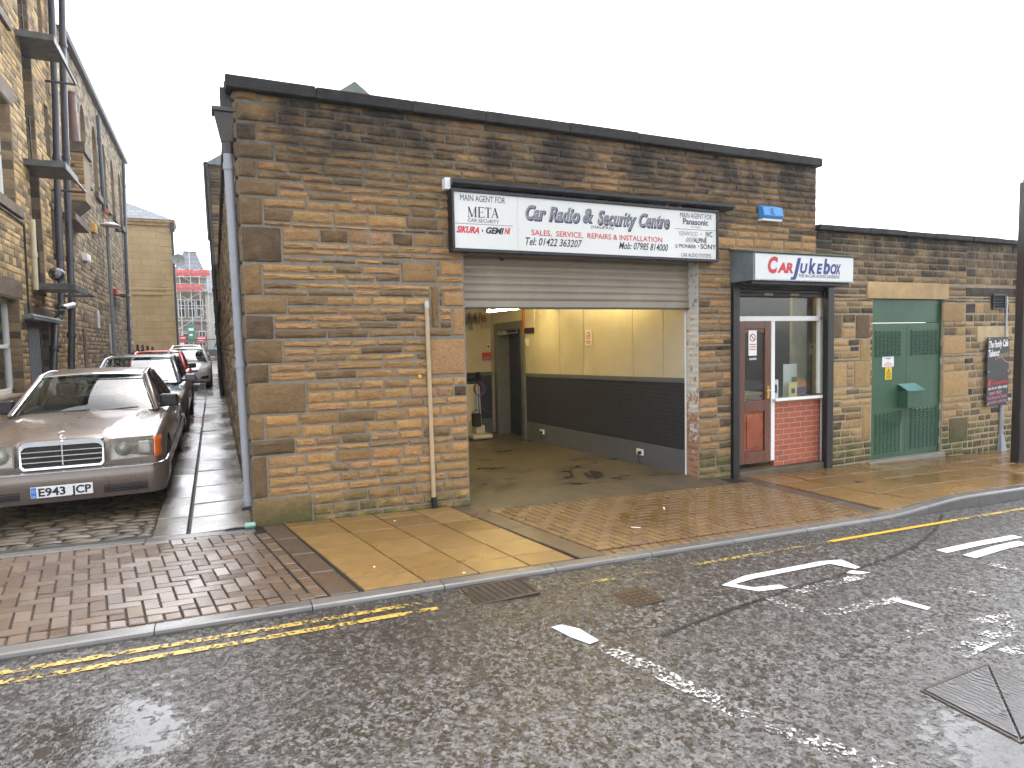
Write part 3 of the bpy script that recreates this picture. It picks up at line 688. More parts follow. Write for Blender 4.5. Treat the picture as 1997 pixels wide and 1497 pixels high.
a = PY(950, 609, 4.2); b = PY(1039, 604, 4.2); tube_light('lit fluorescent tube above the inner door, bare below the shutter edge', (a[0], 4.25, a[2]+.02), (b[0], 3.85, b[2]+.05))
tube_light('lit fluorescent tube on the ceiling close to the cream panels', (5.25, .9, 2.6), (5.25, 2.5, 2.6))
tube_light('lit fluorescent tube over the middle of the garage floor', (3.2, 2.0, 2.62), (3.2, 4.4, 2.62))
def flat_part(name, rect, Y, m, par, th=.004):
    mb = MB(); mb.box(rect[0], rect[1], Y-th, Y, rect[2], rect[3]); return mb.build(name, m, par)
def socket(lab, Y, z):
    p = rp(Y, z); o = thing('wall_socket', lab, 'socket', (p[0]-.028, p[1], p[2]), 'white wall sockets')
    mb = MB(); mb.box(-.03, 0, -.075, .075, -.045, .045); mb.build('plate', m_white, o, bevel=.006)
    mb = MB(); mb.lathe([(.0, -.075), (.022, -.07), (.026, -.03)], (0, -.03, -.005), 'x', 12); mb.tube([(-.06, -.03, -.01), (-.07, -.03, -.1), (-.03, -.04, -.17)], .005, 6); mb.build('plug', m_black, o)
    return o
q = PX(1251, 884, 5.44); socket('white double socket with black plug near the garage mouth', q[1], .06)
q = PX(1061, 853, 5.44); socket('white double socket far along the grey skirting', q[1], .06)
q = PX(1148, 658, 5.42)
o = thing('no_smoking_sign', 'red no smoking sign on the cream garage panels', 'sign', (XW-.045, q[1], q[2]))
mb = MB(); mb.box(0, .004, -.1, .1, -.13, .13); mb.build('board', m_white, o)
mb = MB(); mb.add([(-.003, .065*math.cos(k*.3142)*f, .03+.065*math.sin(k*.3142)*f) for f in (1, .78) for k in range(20)], [(k, (k+1) % 20, 20+(k+1) % 20, 20+k) for k in range(20)])
mb.quad((-.003, -.05, .07), (-.003, -.038, .08), (-.003, .05, -.01), (-.003, .04, -.02)); mb.box(-.003, 0, -.07, .07, -.075, -.06); mb.box(-.003, 0, -.06, .06, -.1, -.09); mb.build('symbol', m_ink_red, o)
mb = MB(); mb.box(-.002, 0, -.035, .03, .02, .034); mb.build('symbol', m_ink_black, o)
# shelf with bottles
o = thing('wall_shelf', 'grey wooden shelf high on the back wall of the garage', 'shelf', (PY(918, 627, BY-.15)[0]-.3, BY-.15, PY(930, 629, BY-.15)[2]))
mb = MB(); mb.box(-.6, .45, -.14, .15, -.02, .0); mb.build('board', m_greypaint, o, bevel=.003)
for x in (-.6, .3): mb = MB(); mb.box(x, x+.03, -.12, .15, -.15, -.02); mb.build('bracket', m_steel, o)
rr = random.Random(6)
for i in range(9):
    c = rr.choice(((.4, .4, .38), (.05, .05, .06), (.25, .1, .06), (.5, .48, .4), (.08, .1, .2))); r_ = rr.uniform(.03, .045); h = rr.uniform(.16, .27)
    mb = MB(); mb.lathe([(r_, 0), (r_, h*.65), (r_*.45, h*.8), (r_*.45, h), (0, h)], (0, 0, 0), 'z', 12)
    tag(mb.build('bottle', plain('bottle plastic', c, .3), loc=(PY(916, 627, BY-.15)[0]+i*.05-.02, BY-.16+rr.uniform(-.06, .06), PY(930, 629, BY-.15)[2]), smooth=40), 'one of the bottles and spray cans crowded on the garage shelf', 'bottle', 'bottles on the garage shelf')
def back_board(name, lab, cat, r, m):
    p = px_rect(*r, BY-.02); o = thing(name, lab, cat, ((p[0]+p[1])/2, BY-.02, (p[2]+p[3])/2)); w_, h_ = (p[1]-p[0])/2, (p[3]-p[2])/2
    mb = MB(); mb.box(-w_, w_, -.03, .0, -h_, h_); mb.build('board', m, o, bevel=.003); return o, w_, h_
o, w_, h_ = back_board('warning_sign', 'red and white notice on the back wall left of the inner door', 'sign', (940, 687, 957, 702), m_ink_red)
mb = MB(); mb.box(-w_*.8, w_*.8, -.034, -.03, -h_*.75, -h_*.05); mb.build('panel', m_ink_grey, o)
o, w_, h_ = back_board('light_switch', 'white switch plate above the red notice', 'switch', (948, 671, 954, 680), m_white)
mb = MB(); mb.box(-w_*.5, w_*.5, -.04, -.03, -h_*.6, h_*.6); mb.build('rocker', m_black, o)
o, w_, h_ = back_board('storage_box', 'pale grey wall cabinet beside the garage shelf', 'cabinet', (938, 612, 956, 640), plain('cabinet grey', (.35, .33, .28), .5))
mb = MB(); mb.box(-w_*.9, -w_*.7, -.045, -.03, -h_*.3, h_*.3); mb.build('handle', m_steel, o)
q = PX(1030, 626, 5.4); o = thing('meter_cupboard', 'open brown edged meter cupboard beside the inner door', 'cupboard', (XW-.03, 4.85, 2.16))
mb = MB(); mb.box(-.02, .0, -.2, .27, -.3, .3); mb.build('back_board', m_cream, o); mb = MB(); mb.box(-.06, 0, .2, .27, -.3, .3); mb.build('frame', plain('orange pine', (.4, .16, .035), .5), o); mb = MB(); mb.box(-.05, -.02, -.2, .2, -.28, -.17); mb.build('fuse_panel', m_black, o)
o = thing('wall_box', 'small cream alarm box right of the inner door frame', 'box', (XW-.05, 4.98, 1.72)); mb = MB(); mb.box(-.03, .03, -.05, .05, -.09, .09); mb.build('case', m_cream, o, bevel=.008); mb = MB(); mb.box(-.034, -.03, -.03, .03, -.03, .05); mb.build('panel', m_white, o)
# white cabinet with a black machine, and an upright floor machine
q = PG(905, 850, -.3, -.01, 0); o = thing('white_cabinet', 'cream fridge-sized cabinet half hidden behind the stone jamb', 'cabinet', (PY(934, 800, 6.0)[0]-.3, 6.3, fz(4.5, 6.3)))
mb = MB(); mb.box(-.3, .3, -.3, .3, .03, 1.15); mb.build('body', m_cream, o, bevel=.02); mb = MB(); mb.box(.2, .24, -.325, -.3, .5, .9); mb.build('handle', m_steel, o)
o = thing('bench_grinder', 'black bench grinder sitting on the cream cabinet', 'tool', (PY(926, 800, 6.0)[0], 6.25, fz(4.5, 6.3)+1.15))
mb = MB(); mb.lathe([(.07, -.13), (.09, -.1), (.09, .1), (.07, .13)], (0, 0, .14), 'x', 16); mb.box(-.1, .1, -.08, .08, 0, .06); mb.build('motor', m_black, o, bevel=.004)
for s in (-1, 1): mb = MB(); mb.lathe([(.02, -.03), (.11, -.025), (.11, .025), (.02, .03)], (s*.19, 0, .14), 'x', 16); mb.build('wheel', m_rubber, o)
o = thing('floor_polisher', 'cream upright floor machine with looped cable on its handle', 'machine', (PY(937, 840, 5.7)[0], 5.75, fz(4.6, 5.7)))
mb = MB(); mb.box(-.22, .22, -.2, .2, .03, .12); mb.box(-.1, .1, -.08, .12, .12, .3); mb.build('base', m_cream, o, bevel=.03)
mb = MB(); mb.tube([(.0, .05, .25), (.02, .12, 1.1)], .014, 8); mb.tube([(.06, .05, .25), (.06, .12, 1.1)], .014, 8); mb.build('handle', m_steel, o)
mb = MB()
for k in range(3): mb.tube([(.04+.12*math.cos(a)*(.7+.2*k), .08-.02*k, 1.05+.14*math.sin(a)) for a in np.linspace(0, 6.28, 16)], .01, 6)
mb.build('cable', plain('purple cable', (.1, .06, .16), .5), o); mb = MB(); mb.tube([(.03+.2*math.cos(a), .0, .52+.1*math.sin(a)) for a in np.linspace(0, 4.5, 12)], .01, 6); mb.build('cable', plain('purple cable', (.1, .06, .16), .5), o)
mb = MB(); mb.box(-.16, .0, -.12, .02, .28, .55); mb.build('tank', m_dark_in, o, bevel=.02)
for s in (-1, 1): mb = MB(); mb.lathe([(.0, -.02), (.06, -.02), (.06, .02), (.0, .02)], (s*.2, .22, .06), 'x', 14); mb.build('wheel', m_black, o)

# ------------------------------------------------------------------ roller shutter
o = thing('roller_shutter', 'half raised beige slatted roller shutter in the garage opening', 'shutter', (3.87, .2, 2.1))
m_shut = plain('beige shutter paint', (.27, .225, .165), .42, var=.14, scale=2.2, bump=.1, bscale=20)
zb = 2.105; pr = [(0, zb)]; k = 0; z = zb; ns = 8; sh = .083
mb = MB(); prof = [(-.005, zb-.0), (-.022, zb+.0), (-.022, zb+.075), (-.004, zb+.083)]
for i in range(1, 10):
    z0 = zb+.083+(i-1)*sh; prof += [(-.002, z0), (-.016, z0+.012), (-.02, z0+.035), (-.014, z0+.062), (-.002, z0+.076)]
mb.grid(lambda u, v: (-1.655+u*3.22, prof[round(v*(len(prof)-1))][0]+.004*math.sin(u*7)*.3, prof[round(v*(len(prof)-1))][1]-2.1+.004*math.sin(u*3.1)), 24, len(prof)-1)
mb.build('slat_curtain', m_shut, o, smooth=40)
mb = MB(); mb.box(-1.57, 1.57, -.028, .012, -.012, .012); mb.build('bottom_rail', plain('dark shutter edge', (.05, .045, .04), .5), o, bevel=.003)
mb = MB(); p = PY(977, 505, .18); mb.lathe([(.018+.007*math.cos(a), .007*math.sin(a)) for a in np.linspace(0, 6.28, 9)], (p[0]-3.87, -.045, p[2]-2.1), 'y', 16); mb.build('pull_ring', m_iron, o)
for s in (-1, 1): mb = MB(); mb.box(s*1.597-.012, s*1.597+.012, .01, .035, -2.35, .6); mb.build('guide_rail', m_black, o)

# ------------------------------------------------------------------ things on the garage front
def signtext(par, items, Y, off):
    """items: (text, px x0, px x1, px baseline, cap height m, material, bold, shear, name)"""
    for s, x0, x1, yb, cap, m, bold, sh, *rest in items:
        p0, p1 = PY(x0, yb, Y), PY(x1, yb, Y); mb = MB()
        text_mb(mb, s, p0[0], p1[0] if x1 else None, p0[2], cap, lambda u, v: (u-off[0], Y-off[1]-.002-(rest[0] if rest else 0), v-off[2]), bold, sh)
        if mb.v: mb.build('lettering', m, par)
sx0, sx1, sz0, sz1 = 2.04, 5.645, 2.675, 3.328; SY = -.13
o = thing('shop_sign', 'long white shop sign with red and black lettering in a black frame', 'sign', (3.84, -.02, sz0)); off = o.location[:]
t = NT('white sign panel'); n = t.noise(1.5, 5); t.set(col=t.ramp(n, [(.3, (.60, .59, .54)), (.7, (.68, .67, .63))]), rough=.3); m_panel = t.m
mb = MB(); mb.box(sx0-off[0]+.03, sx1-off[0]-.03, SY+.0-off[1], 0, .03, sz1-sz0-.03); mb.build('panel', m_panel, o)
mb = MB(); mb.box(2.805-off[0], 2.807-off[0], SY-.0015-off[1], SY+.001-off[1], .035, sz1-sz0-.035); mb.build('panel_joint', m_ink_silver, o)
mb = MB(); F = .034
for a in ((sx0, sx1, sz1-F, sz1), (sx0, sx1, sz0, sz0+F), (sx0, sx0+F*.8, sz0+F, sz1-F), (sx1-F*.8, sx1, sz0+F, sz1-F)): mb.box(a[0]-off[0], a[1]-off[0], SY-.02-off[1], .02, a[2]-sz0, a[3]-sz0)
mb.build('frame', m_black, o, bevel=.004)
def zpx(x, y): return 860+x/3.443, 330+y/3.443
L4 = []; m_ink_mid = ink('mid grey lettering', (.2, .2, .215))
def T(s, x0, x1, y, cap, m, bold=0.0, sh=0.0, lay=0.0):
    a, b = zpx(x0, y); c, _ = zpx(x1, y); L4.append((s, a, c, b, cap, m, bold, sh, lay))
T('MAIN AGENT FOR', 128, 430, 207, .068, m_ink_navy); T('CAR SECURITY', 180, 390, 351, .038, m_ink_navy)
T('SIKURA', 104, 256, 420, .066, m_ink_red, .045, .35); T('•', 274, 284, 432, .07, m_ink_black); T('GEMI', 302, 424, 428, .066, m_ink_black, .045, .3); T('NI', 426, 466, 432, .066, m_ink_red, .045, .3)
yb = [335, 345, 352, 365, 385]
for (s, x0, x1, y) in (('Car', 568, 705, 332), ('Radio', 724, 932, 342), ('&', 952, 1022, 350), ('Security', 1050, 1312, 364), ('Centre', 1328, 1533, 380)):
    T(s, x0+2, x1+4, y+4, .162, m_ink_navy, .062, .28, .0); T(s, x0-4, x1-6, y-3, .160, m_panel, .05, .28, .001); T(s, x0, x1-4, y, .156, m_ink_navy, .034, .28, .002); T(s, x0, x1-4, y, .156, m_ink_mid, .008, .28, .003)
T('(HALIFAX)', 1008, 1158, 395, .036, m_ink_black, 0, 0)
T('SALES,  SERVICE,  REPAIRS & INSTALLATION', 608, 1485, 440, .062, m_ink_red, .01)
T('Tel: 01422 363207', 568, 948, 505, .085, m_ink_black, .012, .3); T('Mob: 07985 814000', 1195, 1525, 532, .085, m_ink_black, .012, .3)
T('MAIN AGENT FOR', 1605, 1818, 322, .066, m_ink_navy); T('Panasonic', 1625, 1793, 366, .075, m_ink_navy, .025); T('Car Audio', 1678, 1742, 391, .03, m_ink_grey)
T('KENWOOD', 1600, 1722, 443, .06, m_ink_grey, -.004); T('•', 1743, 1751, 448, .05, m_ink_red); T('JVC', 1773, 1822, 452, .065, m_ink_black, .02)
T('/////', 1640, 1700, 486, .06, m_ink_black, .012, .25); T('ALPINE', 1695, 1784, 490, .06, m_ink_black, .022); T('PIONEER', 1598, 1712, 524, .045, m_ink_black, .014); T('•', 1725, 1733, 528, .05, m_ink_black); T('SONY', 1742, 1845, 532, .06, m_ink_black, .02)
T('CAR AUDIO SYSTEMS', 1612, 1812, 585, .05, m_ink_navy)
signtext(o, L4, SY, off)
# serifed META, drawn as strokes; pioneer emblem; rules
def strokes(par, polys, m, Y=SY):
    mb = MB()
    for pts in polys:
        q = [PY(*zpx(x, y), Y) for x, y in pts]; mb.add([(p[0]-off[0], Y-off[1]-.002, p[2]-off[2]) for p in q], [tuple(range(len(q)))])
    return mb.build('lettering', m, par)
def bar(x0, y0, x1, y1, w_): 
    d = math.hypot(x1-x0, y1-y0); nx, ny = -(y1-y0)/d*w_/2, (x1-x0)/d*w_/2; return [(x0+nx, y0+ny), (x1+nx, y1+ny), (x1-nx, y1-ny), (x0-nx, y0-ny)]
bb, tt = 320, 252; PL = []; P_ = []
PL.append([bar(186, tt, 186, bb-2, 3), bar(186, tt, 209, bb, 9), bar(209, bb, 232, tt, 3), bar(232, tt, 232, bb, 9), bar(180, bb-1, 194, bb-1, 3), bar(224, bb, 240, bb, 3), bar(180, tt, 190, tt, 3), bar(230, tt, 240, tt, 3)])
PL.append([bar(256, tt+1, 256, bb+2, 9), bar(248, tt+2, 288, tt+4, 4), bar(248, bb+1, 290, bb+3, 4), bar(258, 287, 280, 288, 3), bar(288, tt+4, 288, tt+14, 3), bar(289, bb+3, 291, bb-8, 3), bar(280, 281, 280, 294, 3)])
PL.append([bar(316, tt+6, 316, bb+4, 9), bar(298, tt+5, 336, tt+8, 4), bar(299, tt+5, 298, tt+17, 3), bar(335, tt+7, 336, tt+19, 3), bar(307, bb+4, 325, bb+4, 3)])
PL.append([bar(362, tt+10, 343, bb+5, 3), bar(361, tt+8, 380, bb+6, 9), bar(348, 303, 372, 304, 3), bar(337, bb+5, 350, bb+5, 3), bar(370, bb+6, 388, bb+6, 3)])
for P_ in PL: strokes(o, P_, m_ink_black)
strokes(o, [bar(86, 359, 482, 381, 2.5), bar(1570, 397, 1848, 413, 2.5)], m_ink_black)
strokes(o, [bar(1573, 505, 1573, 522, 2), bar(1588, 505, 1588, 522, 2), bar(1573, 504, 1588, 505, 2), bar(1573, 523, 1588, 524, 2), bar(1580, 508, 1580, 530, 2)], m_ink_black)
# dark trough over the sign
o = thing('sign_light_trough', 'long dark rounded light trough running above the white sign', 'light', (3.95, 0, 3.38))
mb = MB(); mb.prism([(0, -.03), (-.15, -.035), (-.185, -.01), (-.185, .02), (-.15, .045), (0, .05)], lambda u, v, a: (a, u, v), -1.9, 1.93); mb.build('housing', plain('dark bronze metal', (.012, .011, .011), .35, .3, var=.3), o, bevel=.008)
mb = MB(); mb.box(-1.96, -1.9, -.1, 0, -.06, .06); mb.build('bracket', m_white, o, bevel=.004)
for x in (.9, 1.1): mb = MB(); mb.box(x-.015, x+.015, -.12, -.09, -.1, -.035); mb.build('clip', m_steel, o)
# alarm box
o = thing('alarm_box', 'blue and white alarm sounder box high on the garage wall', 'alarm', (6.63, 0, 3.38)); m_alarm = plain('blue alarm plastic', (.05, .24, .55), .35, var=.1)
mb = MB(); mb.prism([(0, -.09), (-.09, -.09), (-.12, -.05), (-.09, .065), (0, .105)], lambda u, v, a: (a, u, v), -.17, .19); mb.build('case', m_alarm, o, bevel=.012)
mb = MB(); mb.prism([(0, -.115), (-.085, -.115), (-.092, -.088), (0, -.088)], lambda u, v, a: (a, u, v), -.168, .188); mb.build('base', m_white, o, bevel=.004)
mb = MB(); fl = lambda u, v: (u, -.1135+(v+.03)*.26*(1 if v > -.05 else 0), v)
mb.quad(fl(-.08, -.042), fl(.17, -.042), fl(.17, .055), fl(-.06, .055)); m = mb.build('label', m_ink_silver, o)
mb = MB(); text_mb(mb, 'A', -.045, .02, -.03, .075, lambda u, v: (u, -.117+(v+.03)*.26, v), .02); mb.add([(-.005+.055*math.cos(a)*f, -.1155+(.005+.048*math.sin(a)*f+.03)*.26, .005+.048*math.sin(a)*f) for f in (1, .82) for a in np.linspace(.9, 5.4, 14)], [(k, k+1, 15+k, 14+k) for k in range(13)]); mb.build('lettering', m_ink_navy, o)
# beige conduit with black foot
o = thing('cable_conduit', 'beige plastic conduit with black foot on the wall left of the opening', 'pipe', (1.79, -.03, -.1)); m_beige = plain('beige plastic', (.42, .31, .18), .45)
a = PY(832, 600, -.03); b = PY(846, 972, -.03)
mb = MB(); mb.tube([(b[0]-1.79, 0, b[2]+.1), (a[0]-1.79, 0, a[2]+.1)], .024, 12); mb.build('pipe', m_beige, o, smooth=40)
mb = MB(); mb.tube([(.0+.012, 0, -.04), (b[0]-1.79, 0, b[2]+.12)], .03, 12); mb.build('foot', m_iron, o, smooth=40); mb = MB(); mb.tube([(a[0]-1.79, 0, a[2]+.1), (a[0]-1.79, 0, a[2]+.17)], .028, 10); mb.build('cap', m_steel, o)
p = PY(819, 734, -.02); mb = MB(); mb.lathe([(.022, .02), (.022, 0), (.012, -.006), (0, -.006)], (0, 0, 0), 'y', 14); tag(mb.build('wall_plug', plain('yellow plastic', (.6, .35, .05), .4), loc=tuple(p)), 'tiny yellow pipe plug in the wall beside the beige conduit', 'plug')
# grey downpipe with hopper at the corner
o = thing('downpipe', 'grey downpipe with dark iron hopper at the corner of the garage', 'pipe', (-.09, .1, 0))
a = PY(444, 300, .1); b = PY(486, 985, .1)
mb = MB(); pts = [(b[0]+.09, 0, b[2]), (a[0]+.09, 0, a[2])]; mb.tube(pts, .042, 16); mb.build('pipe', m_pipe_grey, o, smooth=40)
for f in (.02, .41, .965): mb = MB(); q = np.array(pts[0])*(1-f)+np.array(pts[1])*f; mb.tube([q-(0, 0, .03), q+(0, 0, .03)], .05, 16); mb.build('collar', m_pipe_grey, o, smooth=40)
mb = MB(); q = np.array(pts[1]); mb.hexa([q+(x, y, .1) for x, y in ((-.05, -.05), (.05, -.05), (.05, .05), (-.05, .05))], [q+(x, y, .36) for x, y in ((-.1, -.08), (.08, -.08), (.08, .08), (-.1, .08))]); mb.hexa([q+(x, y, .36) for x, y in ((-.12, -.1), (.1, -.1), (.1, .1), (-.12, .1))], [q+(x, y, .4) for x, y in ((-.12, -.1), (.1, -.1), (.1, .1), (-.12, .1))]); mb.tube([q, q+(0, 0, .12)], .05, 12); mb.build('hopper', plain('dark brown hopper', (.05, .038, .032), .5, var=.3), o, bevel=.006)
mb = MB(); q = np.array(pts[0]); mb.box(q[0]-.07, q[0]+.06, -.07, .07, q[2]-.03, q[2]+.0); mb.build('gully', m_iron, o)
mb = MB(); mb.box(-.03, .07, -.02, .05, 3.85, 4.12); mb.build('bracket', m_iron, o)

# ------------------------------------------------------------------ audio shop
shop = thing('audio_shop_front', 'narrow shop front with white window frame, red wooden door and brick panel', 'shop front', (6.95, .12, -.1)); SO = np.array(shop.location)
def sp(mbx, name, m, **k): o = mbx.build(name, m, shop, **k); o.location = -SO; return o
m_frame = m_white
mb = MB()
for a in ((6.17, 7.83, 1.925, 1.995), (6.83, 6.9, -.05, 1.925), (7.79, 7.86, .86, 2.46), (6.17, 7.79, 2.35, 2.42), (6.17, 6.215, 1.995, 2.35), (7.83, 7.86, -.2, .8)): mb.box(a[0], a[1], .1, .165, a[2], a[3])
sp(mb, 'frame', m_frame, bevel=.006)
mb = MB(); mb.box(6.85, 7.93, .03, .12, .795, .835); sp(mb, 'sill', m_white, bevel=.008)
mb = MB(); mb.box(6.9, 7.79, .13, .136, .835, 1.925); sp(mb, 'window_glass', m_glass); mb = MB(); mb.box(6.215, 7.79, .13, .136, 1.995, 2.35); sp(mb, 'transom_glass', m_glass)
# red brick panel
t = NT('red facing brick'); br = t.n('ShaderNodeTexBrick'); br.inputs['Scale'].default_value = 1; br.inputs['Brick Width'].default_value = .225; br.inputs['Row Height'].default_value = .077; br.inputs['Mortar Size'].default_value = .006
sx_ = t.n('ShaderNodeSeparateXYZ'); t.l(t.coord(), sx_.inputs[0]); cb = t.n('ShaderNodeCombineXYZ'); t.l(sx_.outputs[0], cb.inputs[0]); t.l(sx_.outputs[2], cb.inputs[1]); t.l(cb.outputs[0], br.inputs[0])
br.inputs[1].default_value = (.40, .098, .048, 1); br.inputs[2].default_value = (.31, .08, .042, 1); br.inputs[3].default_value = (.44, .27, .16, 1)
n = t.noise(25, 5, .7); t.set(col=t.mix(t.ramp(n, [(.4, 0), (.7, .35)]), br.outputs[0], (.22, .06, .045)), rough=.7, nrm=t.bump(n, .4, .004, t.bump(t.math('SUBTRACT', 1.0, br.outputs[1]), .5, .006))); m_brick = t.m
mb = MB(); mb.box(6.9, 7.83, .115, .2, -.14, .795); sp(mb, 'brick_panel', m_brick)
mb = MB(); mb.box(7.83, 7.9, .105, .25, -.2, .795); sp(mb, 'stone_strip', m_ashlar_dark, bevel=.005)
mb = MB(); mb.box(6.0, 7.9, .0, .26, -.5, -.15); mb.box(6.0, 6.88, -.03, .2, -.5, -.13); sp(mb, 'step', m_ashlar_dark, bevel=.01)
# door
dz0, dz1 = -.06, 1.925; door = MB(); t = NT('varnished red wood'); n = t.n('ShaderNodeTexNoise'); n.inputs['Scale'].default_value = 7; n.inputs['Detail'].default_value = 6; mp = t.n('ShaderNodeMapping'); mp.inputs['Scale'].default_value = (8, 8, .7); t.l(t.coord(), mp.inputs[0]); t.l(mp.outputs[0], n.inputs[0])
t.set(col=t.ramp(n.outputs[0], [(.3, (.085, .025, .012)), (.7, (.15, .045, .019))]), rough=.3, coat=.3, nrm=t.bump(n.outputs[0], .15, .003)); m_redwood = t.m
for a in ((6.215, 6.335, dz0, dz1), (6.71, 6.825, dz0, dz1), (6.335, 6.71, 1.82, dz1), (6.335, 6.71, .66, .82), (6.335, 6.71, dz0, .11)): door.box(a[0], a[1], .1, .15, a[2], a[3])
dro = sp(door, 'door', m_redwood, bevel=.006)
mb = MB(); mb.box(6.34, 6.705, .122, .14, .11, .66); mb.box(6.38, 6.665, .108, .13, .15, .62); a = mb.build('door_panel', plain('orange red wood panel', (.26, .058, .017), .3, var=.25, scale=3), dro, bevel=.012)
mb = MB(); mb.box(6.335, 6.71, .123, .129, .82, 1.82); mb.build('glass', m_glass, dro)
mb = MB(); mb.add([(6.335, .118, 1.83), (6.335, .118, 1.75)]+[(6.335+.375*k/8, .118, 1.75+.055*math.sin(math.pi*k/8)) for k in range(1, 8)]+[(6.71, .118, 1.75), (6.71, .118, 1.83)], [tuple(range(11))]); mb.build('arched_rail', m_redwood, dro)
m_brass = plain('brass', (.55, .36, .1), .3, .9); mb = MB(); mb.box(6.745, 6.785, .09, .1, .84, 1.02); mb.tube([(6.765, .09, .96), (6.765, .055, .96), (6.68, .05, .955)], .011, 8); mb.build('handle', m_brass, dro)
mb = MB(); mb.box(6.42, 6.57, .117, .12, 1.45, 1.8); a = mb.build('no_smoking_notice', m_white, dro)
mb = MB(); mb.add([(6.495+.055*math.cos(k*.3142)*f, .1155, 1.7+.055*math.sin(k*.3142)*f) for f in (1, .75) for k in range(20)], [(k, (k+1) % 20, 20+(k+1) % 20, 20+k) for k in range(20)]); mb.quad((6.455, .1155, 1.73), (6.465, .1155, 1.742), (6.535, .1155, 1.67), (6.525, .1155, 1.658))
for i in range(3): mb.box(6.44, 6.55, .115, .1165, 1.6-i*.035, 1.612-i*.035)
mb.build('symbol', m_ink_red, a)
mb = MB(); mb.box(6.43, 6.56, .112, .12, 1.39, 1.42); mb.build('latch', m_steel, dro)
# roller guide posts and the lowered edge of the shop shutter
for lab, x0, x1 in (('leftmost', 5.985, 6.095), ('right', 7.775, 7.9)):
    mb = MB(); z0 = pz((x0+x1)/2, 0)-.03; mb.box(x0, x1, -.055, .03, z0, 2.46); sp(mb, 'shutter_guide', m_iron, bevel=.006)
mb = MB()
for i in range(4): mb.box(6.09, 7.78, .035-.004*i, .075, 2.26+i*.05, 2.305+i*.05)
sp(mb, 'shop_shutter', plain('dark brown shutter', (.02, .017, .015), .5, var=.3), bevel=.006)
for x in (6.62, 7.12): mb = MB(); mb.box(x, x+.16, .028, .036, 2.275, 2.31); sp(mb, 'shutter_label', plain('faded sticker', (.3, .2, .13), .6, var=.4, scale=30))
# canopy sign
cn = thing('canopy_sign', 'boxy grey shutter canopy with red and navy lettering on its white face', 'sign', (6.9, 0, 2.44)); CO = np.array(cn.location)
def cp(mbx, name, m, **k): o = mbx.build(name, m, cn, **k); o.location = -CO; return o
t = NT('grey galvanised canopy'); n = t.noise(5, 5); t.set(col=t.ramp(n, [(.3, (.12, .15, .165)), (.7, (.2, .235, .25))]), rough=.45, metal=.3); m_can = t.m
mb = MB(); mb.hexa([(5.965, -.41, 2.43), (7.82, -.41, 2.43), (7.84, -.01, 2.43), (5.965, -.01, 2.43)], [(5.965, -.41, 2.785), (7.82, -.41, 2.785), (7.84, -.01, 2.86), (5.965, -.01, 2.86)]); cp(mb, 'box', m_can, bevel=.004)
t = NT('mossy canopy lid'); n = t.noise(12, 5, .7); t.set(col=t.ramp(n, [(.35, (.16, .17, .16)), (.55, (.12, .15, .07)), (.7, (.3, .32, .28))]), rough=.6, nrm=t.bump(n, .6, .01)); m_lid = t.m
mb = MB(); mb.hexa([(5.94, -.445, 2.783), (7.85, -.445, 2.783), (7.86, 0, 2.863), (5.94, 0, 2.863)], [(5.94, -.445, 2.797), (7.85, -.445, 2.797), (7.86, 0, 2.877), (5.94, 0, 2.877)]); cp(mb, 'lid', m_lid)
mb = MB(); mb.box(5.99, 7.8, -.424, -.411, 2.445, 2.765); cp(mb, 'sign_face', plain('white sign face', (.66, .66, .64), .35, var=.06, scale=2), bevel=.003)
mb = MB(); mb.box(5.975, 7.82, -.43, -.412, 2.43, 2.444); cp(mb, 'bottom_trim', plain('flaking trim', (.4, .41, .4), .6, var=.5, scale=30))
mb = MB(); mb.box(6.0, 7.8, -.36, -.02, 2.39, 2.43); cp(mb, 'shutter_slot', m_iron)
def cpx(x, y): return PY(1400+x/3.119, 460+y/3.119, -.426)
def CT(s, x0, x1, y, cap, m, bold, sh, lay=0):
    a, b = cpx(x0, y), cpx(x1, y); mb = MB(); text_mb(mb, s, a[0], b[0], a[2], cap, lambda u, v: (u, -.4265-lay, v), bold, sh); cp(mb, 'lettering', m)
m_red_sign = ink('sign red', (.52, .03, .04)); m_blue_sign = ink('sign blue', (.035, .045, .19))
CT('C', 304, 366, 219, .2, m_red_sign, .05, .2); CT('AR', 362, 458, 219, .125, m_red_sign, .055, .2); CT('J', 442, 506, 236, .225, m_blue_sign, .045, .3); CT('U', 500, 546, 223, .125, m_blue_sign, .05, .2); CT('E', 600, 636, 226, .13, m_blue_sign, .05, .2); CT('O', 684, 722, 228, .13, m_blue_sign, .05, .2); CT('X', 714, 748, 229, .13, m_blue_sign, .05, .2)
for s, x0, x1, y in (('k', 551, 596, 225), ('b', 640, 682, 227)): CT(s, x0, x1, y, .2, m_blue_sign, .04, .2, .0006)
CT('THE IN-CAR AUDIO JUKEBOX', 490, 740, 250, .042, m_ink_navy, .008, 0)

# shop interior
mb = MB()
mb.box(5.9, 8.8, 3.3, 3.36, -.3, 2.6); mb.box(5.84, 5.9, .26, 3.3, -.3, 2.6); mb.box(8.75, 8.79, .26, 3.3, -.3, 2.6); sp(mb, 'back_wall', plain('shop wall', (.07, .065, .05), .6))
mb = MB(); mb.box(5.9, 8.2, .26, 3.3, -.34, -.3); sp(mb, 'shop_floor', plain('shop carpet', (.09, .075, .06), .9)); mb = MB(); mb.box(5.9, 8.2, .2, 3.3, 2.55, 2.6); sp(mb, 'shop_ceiling', m_cream)
mb = MB(); mb.box(7.8, 8.75, .6, .65, -.3, 2.55); sp(mb, 'partition', plain('pale partition', (.44, .41, .3), .5))
mb = MB(); mb.box(6.0, 7.42, 3.25, 3.3, .9, 2.1); sp(mb, 'display_board', plain('dark pegboard', (.035, .033, .03), .5, var=.4))
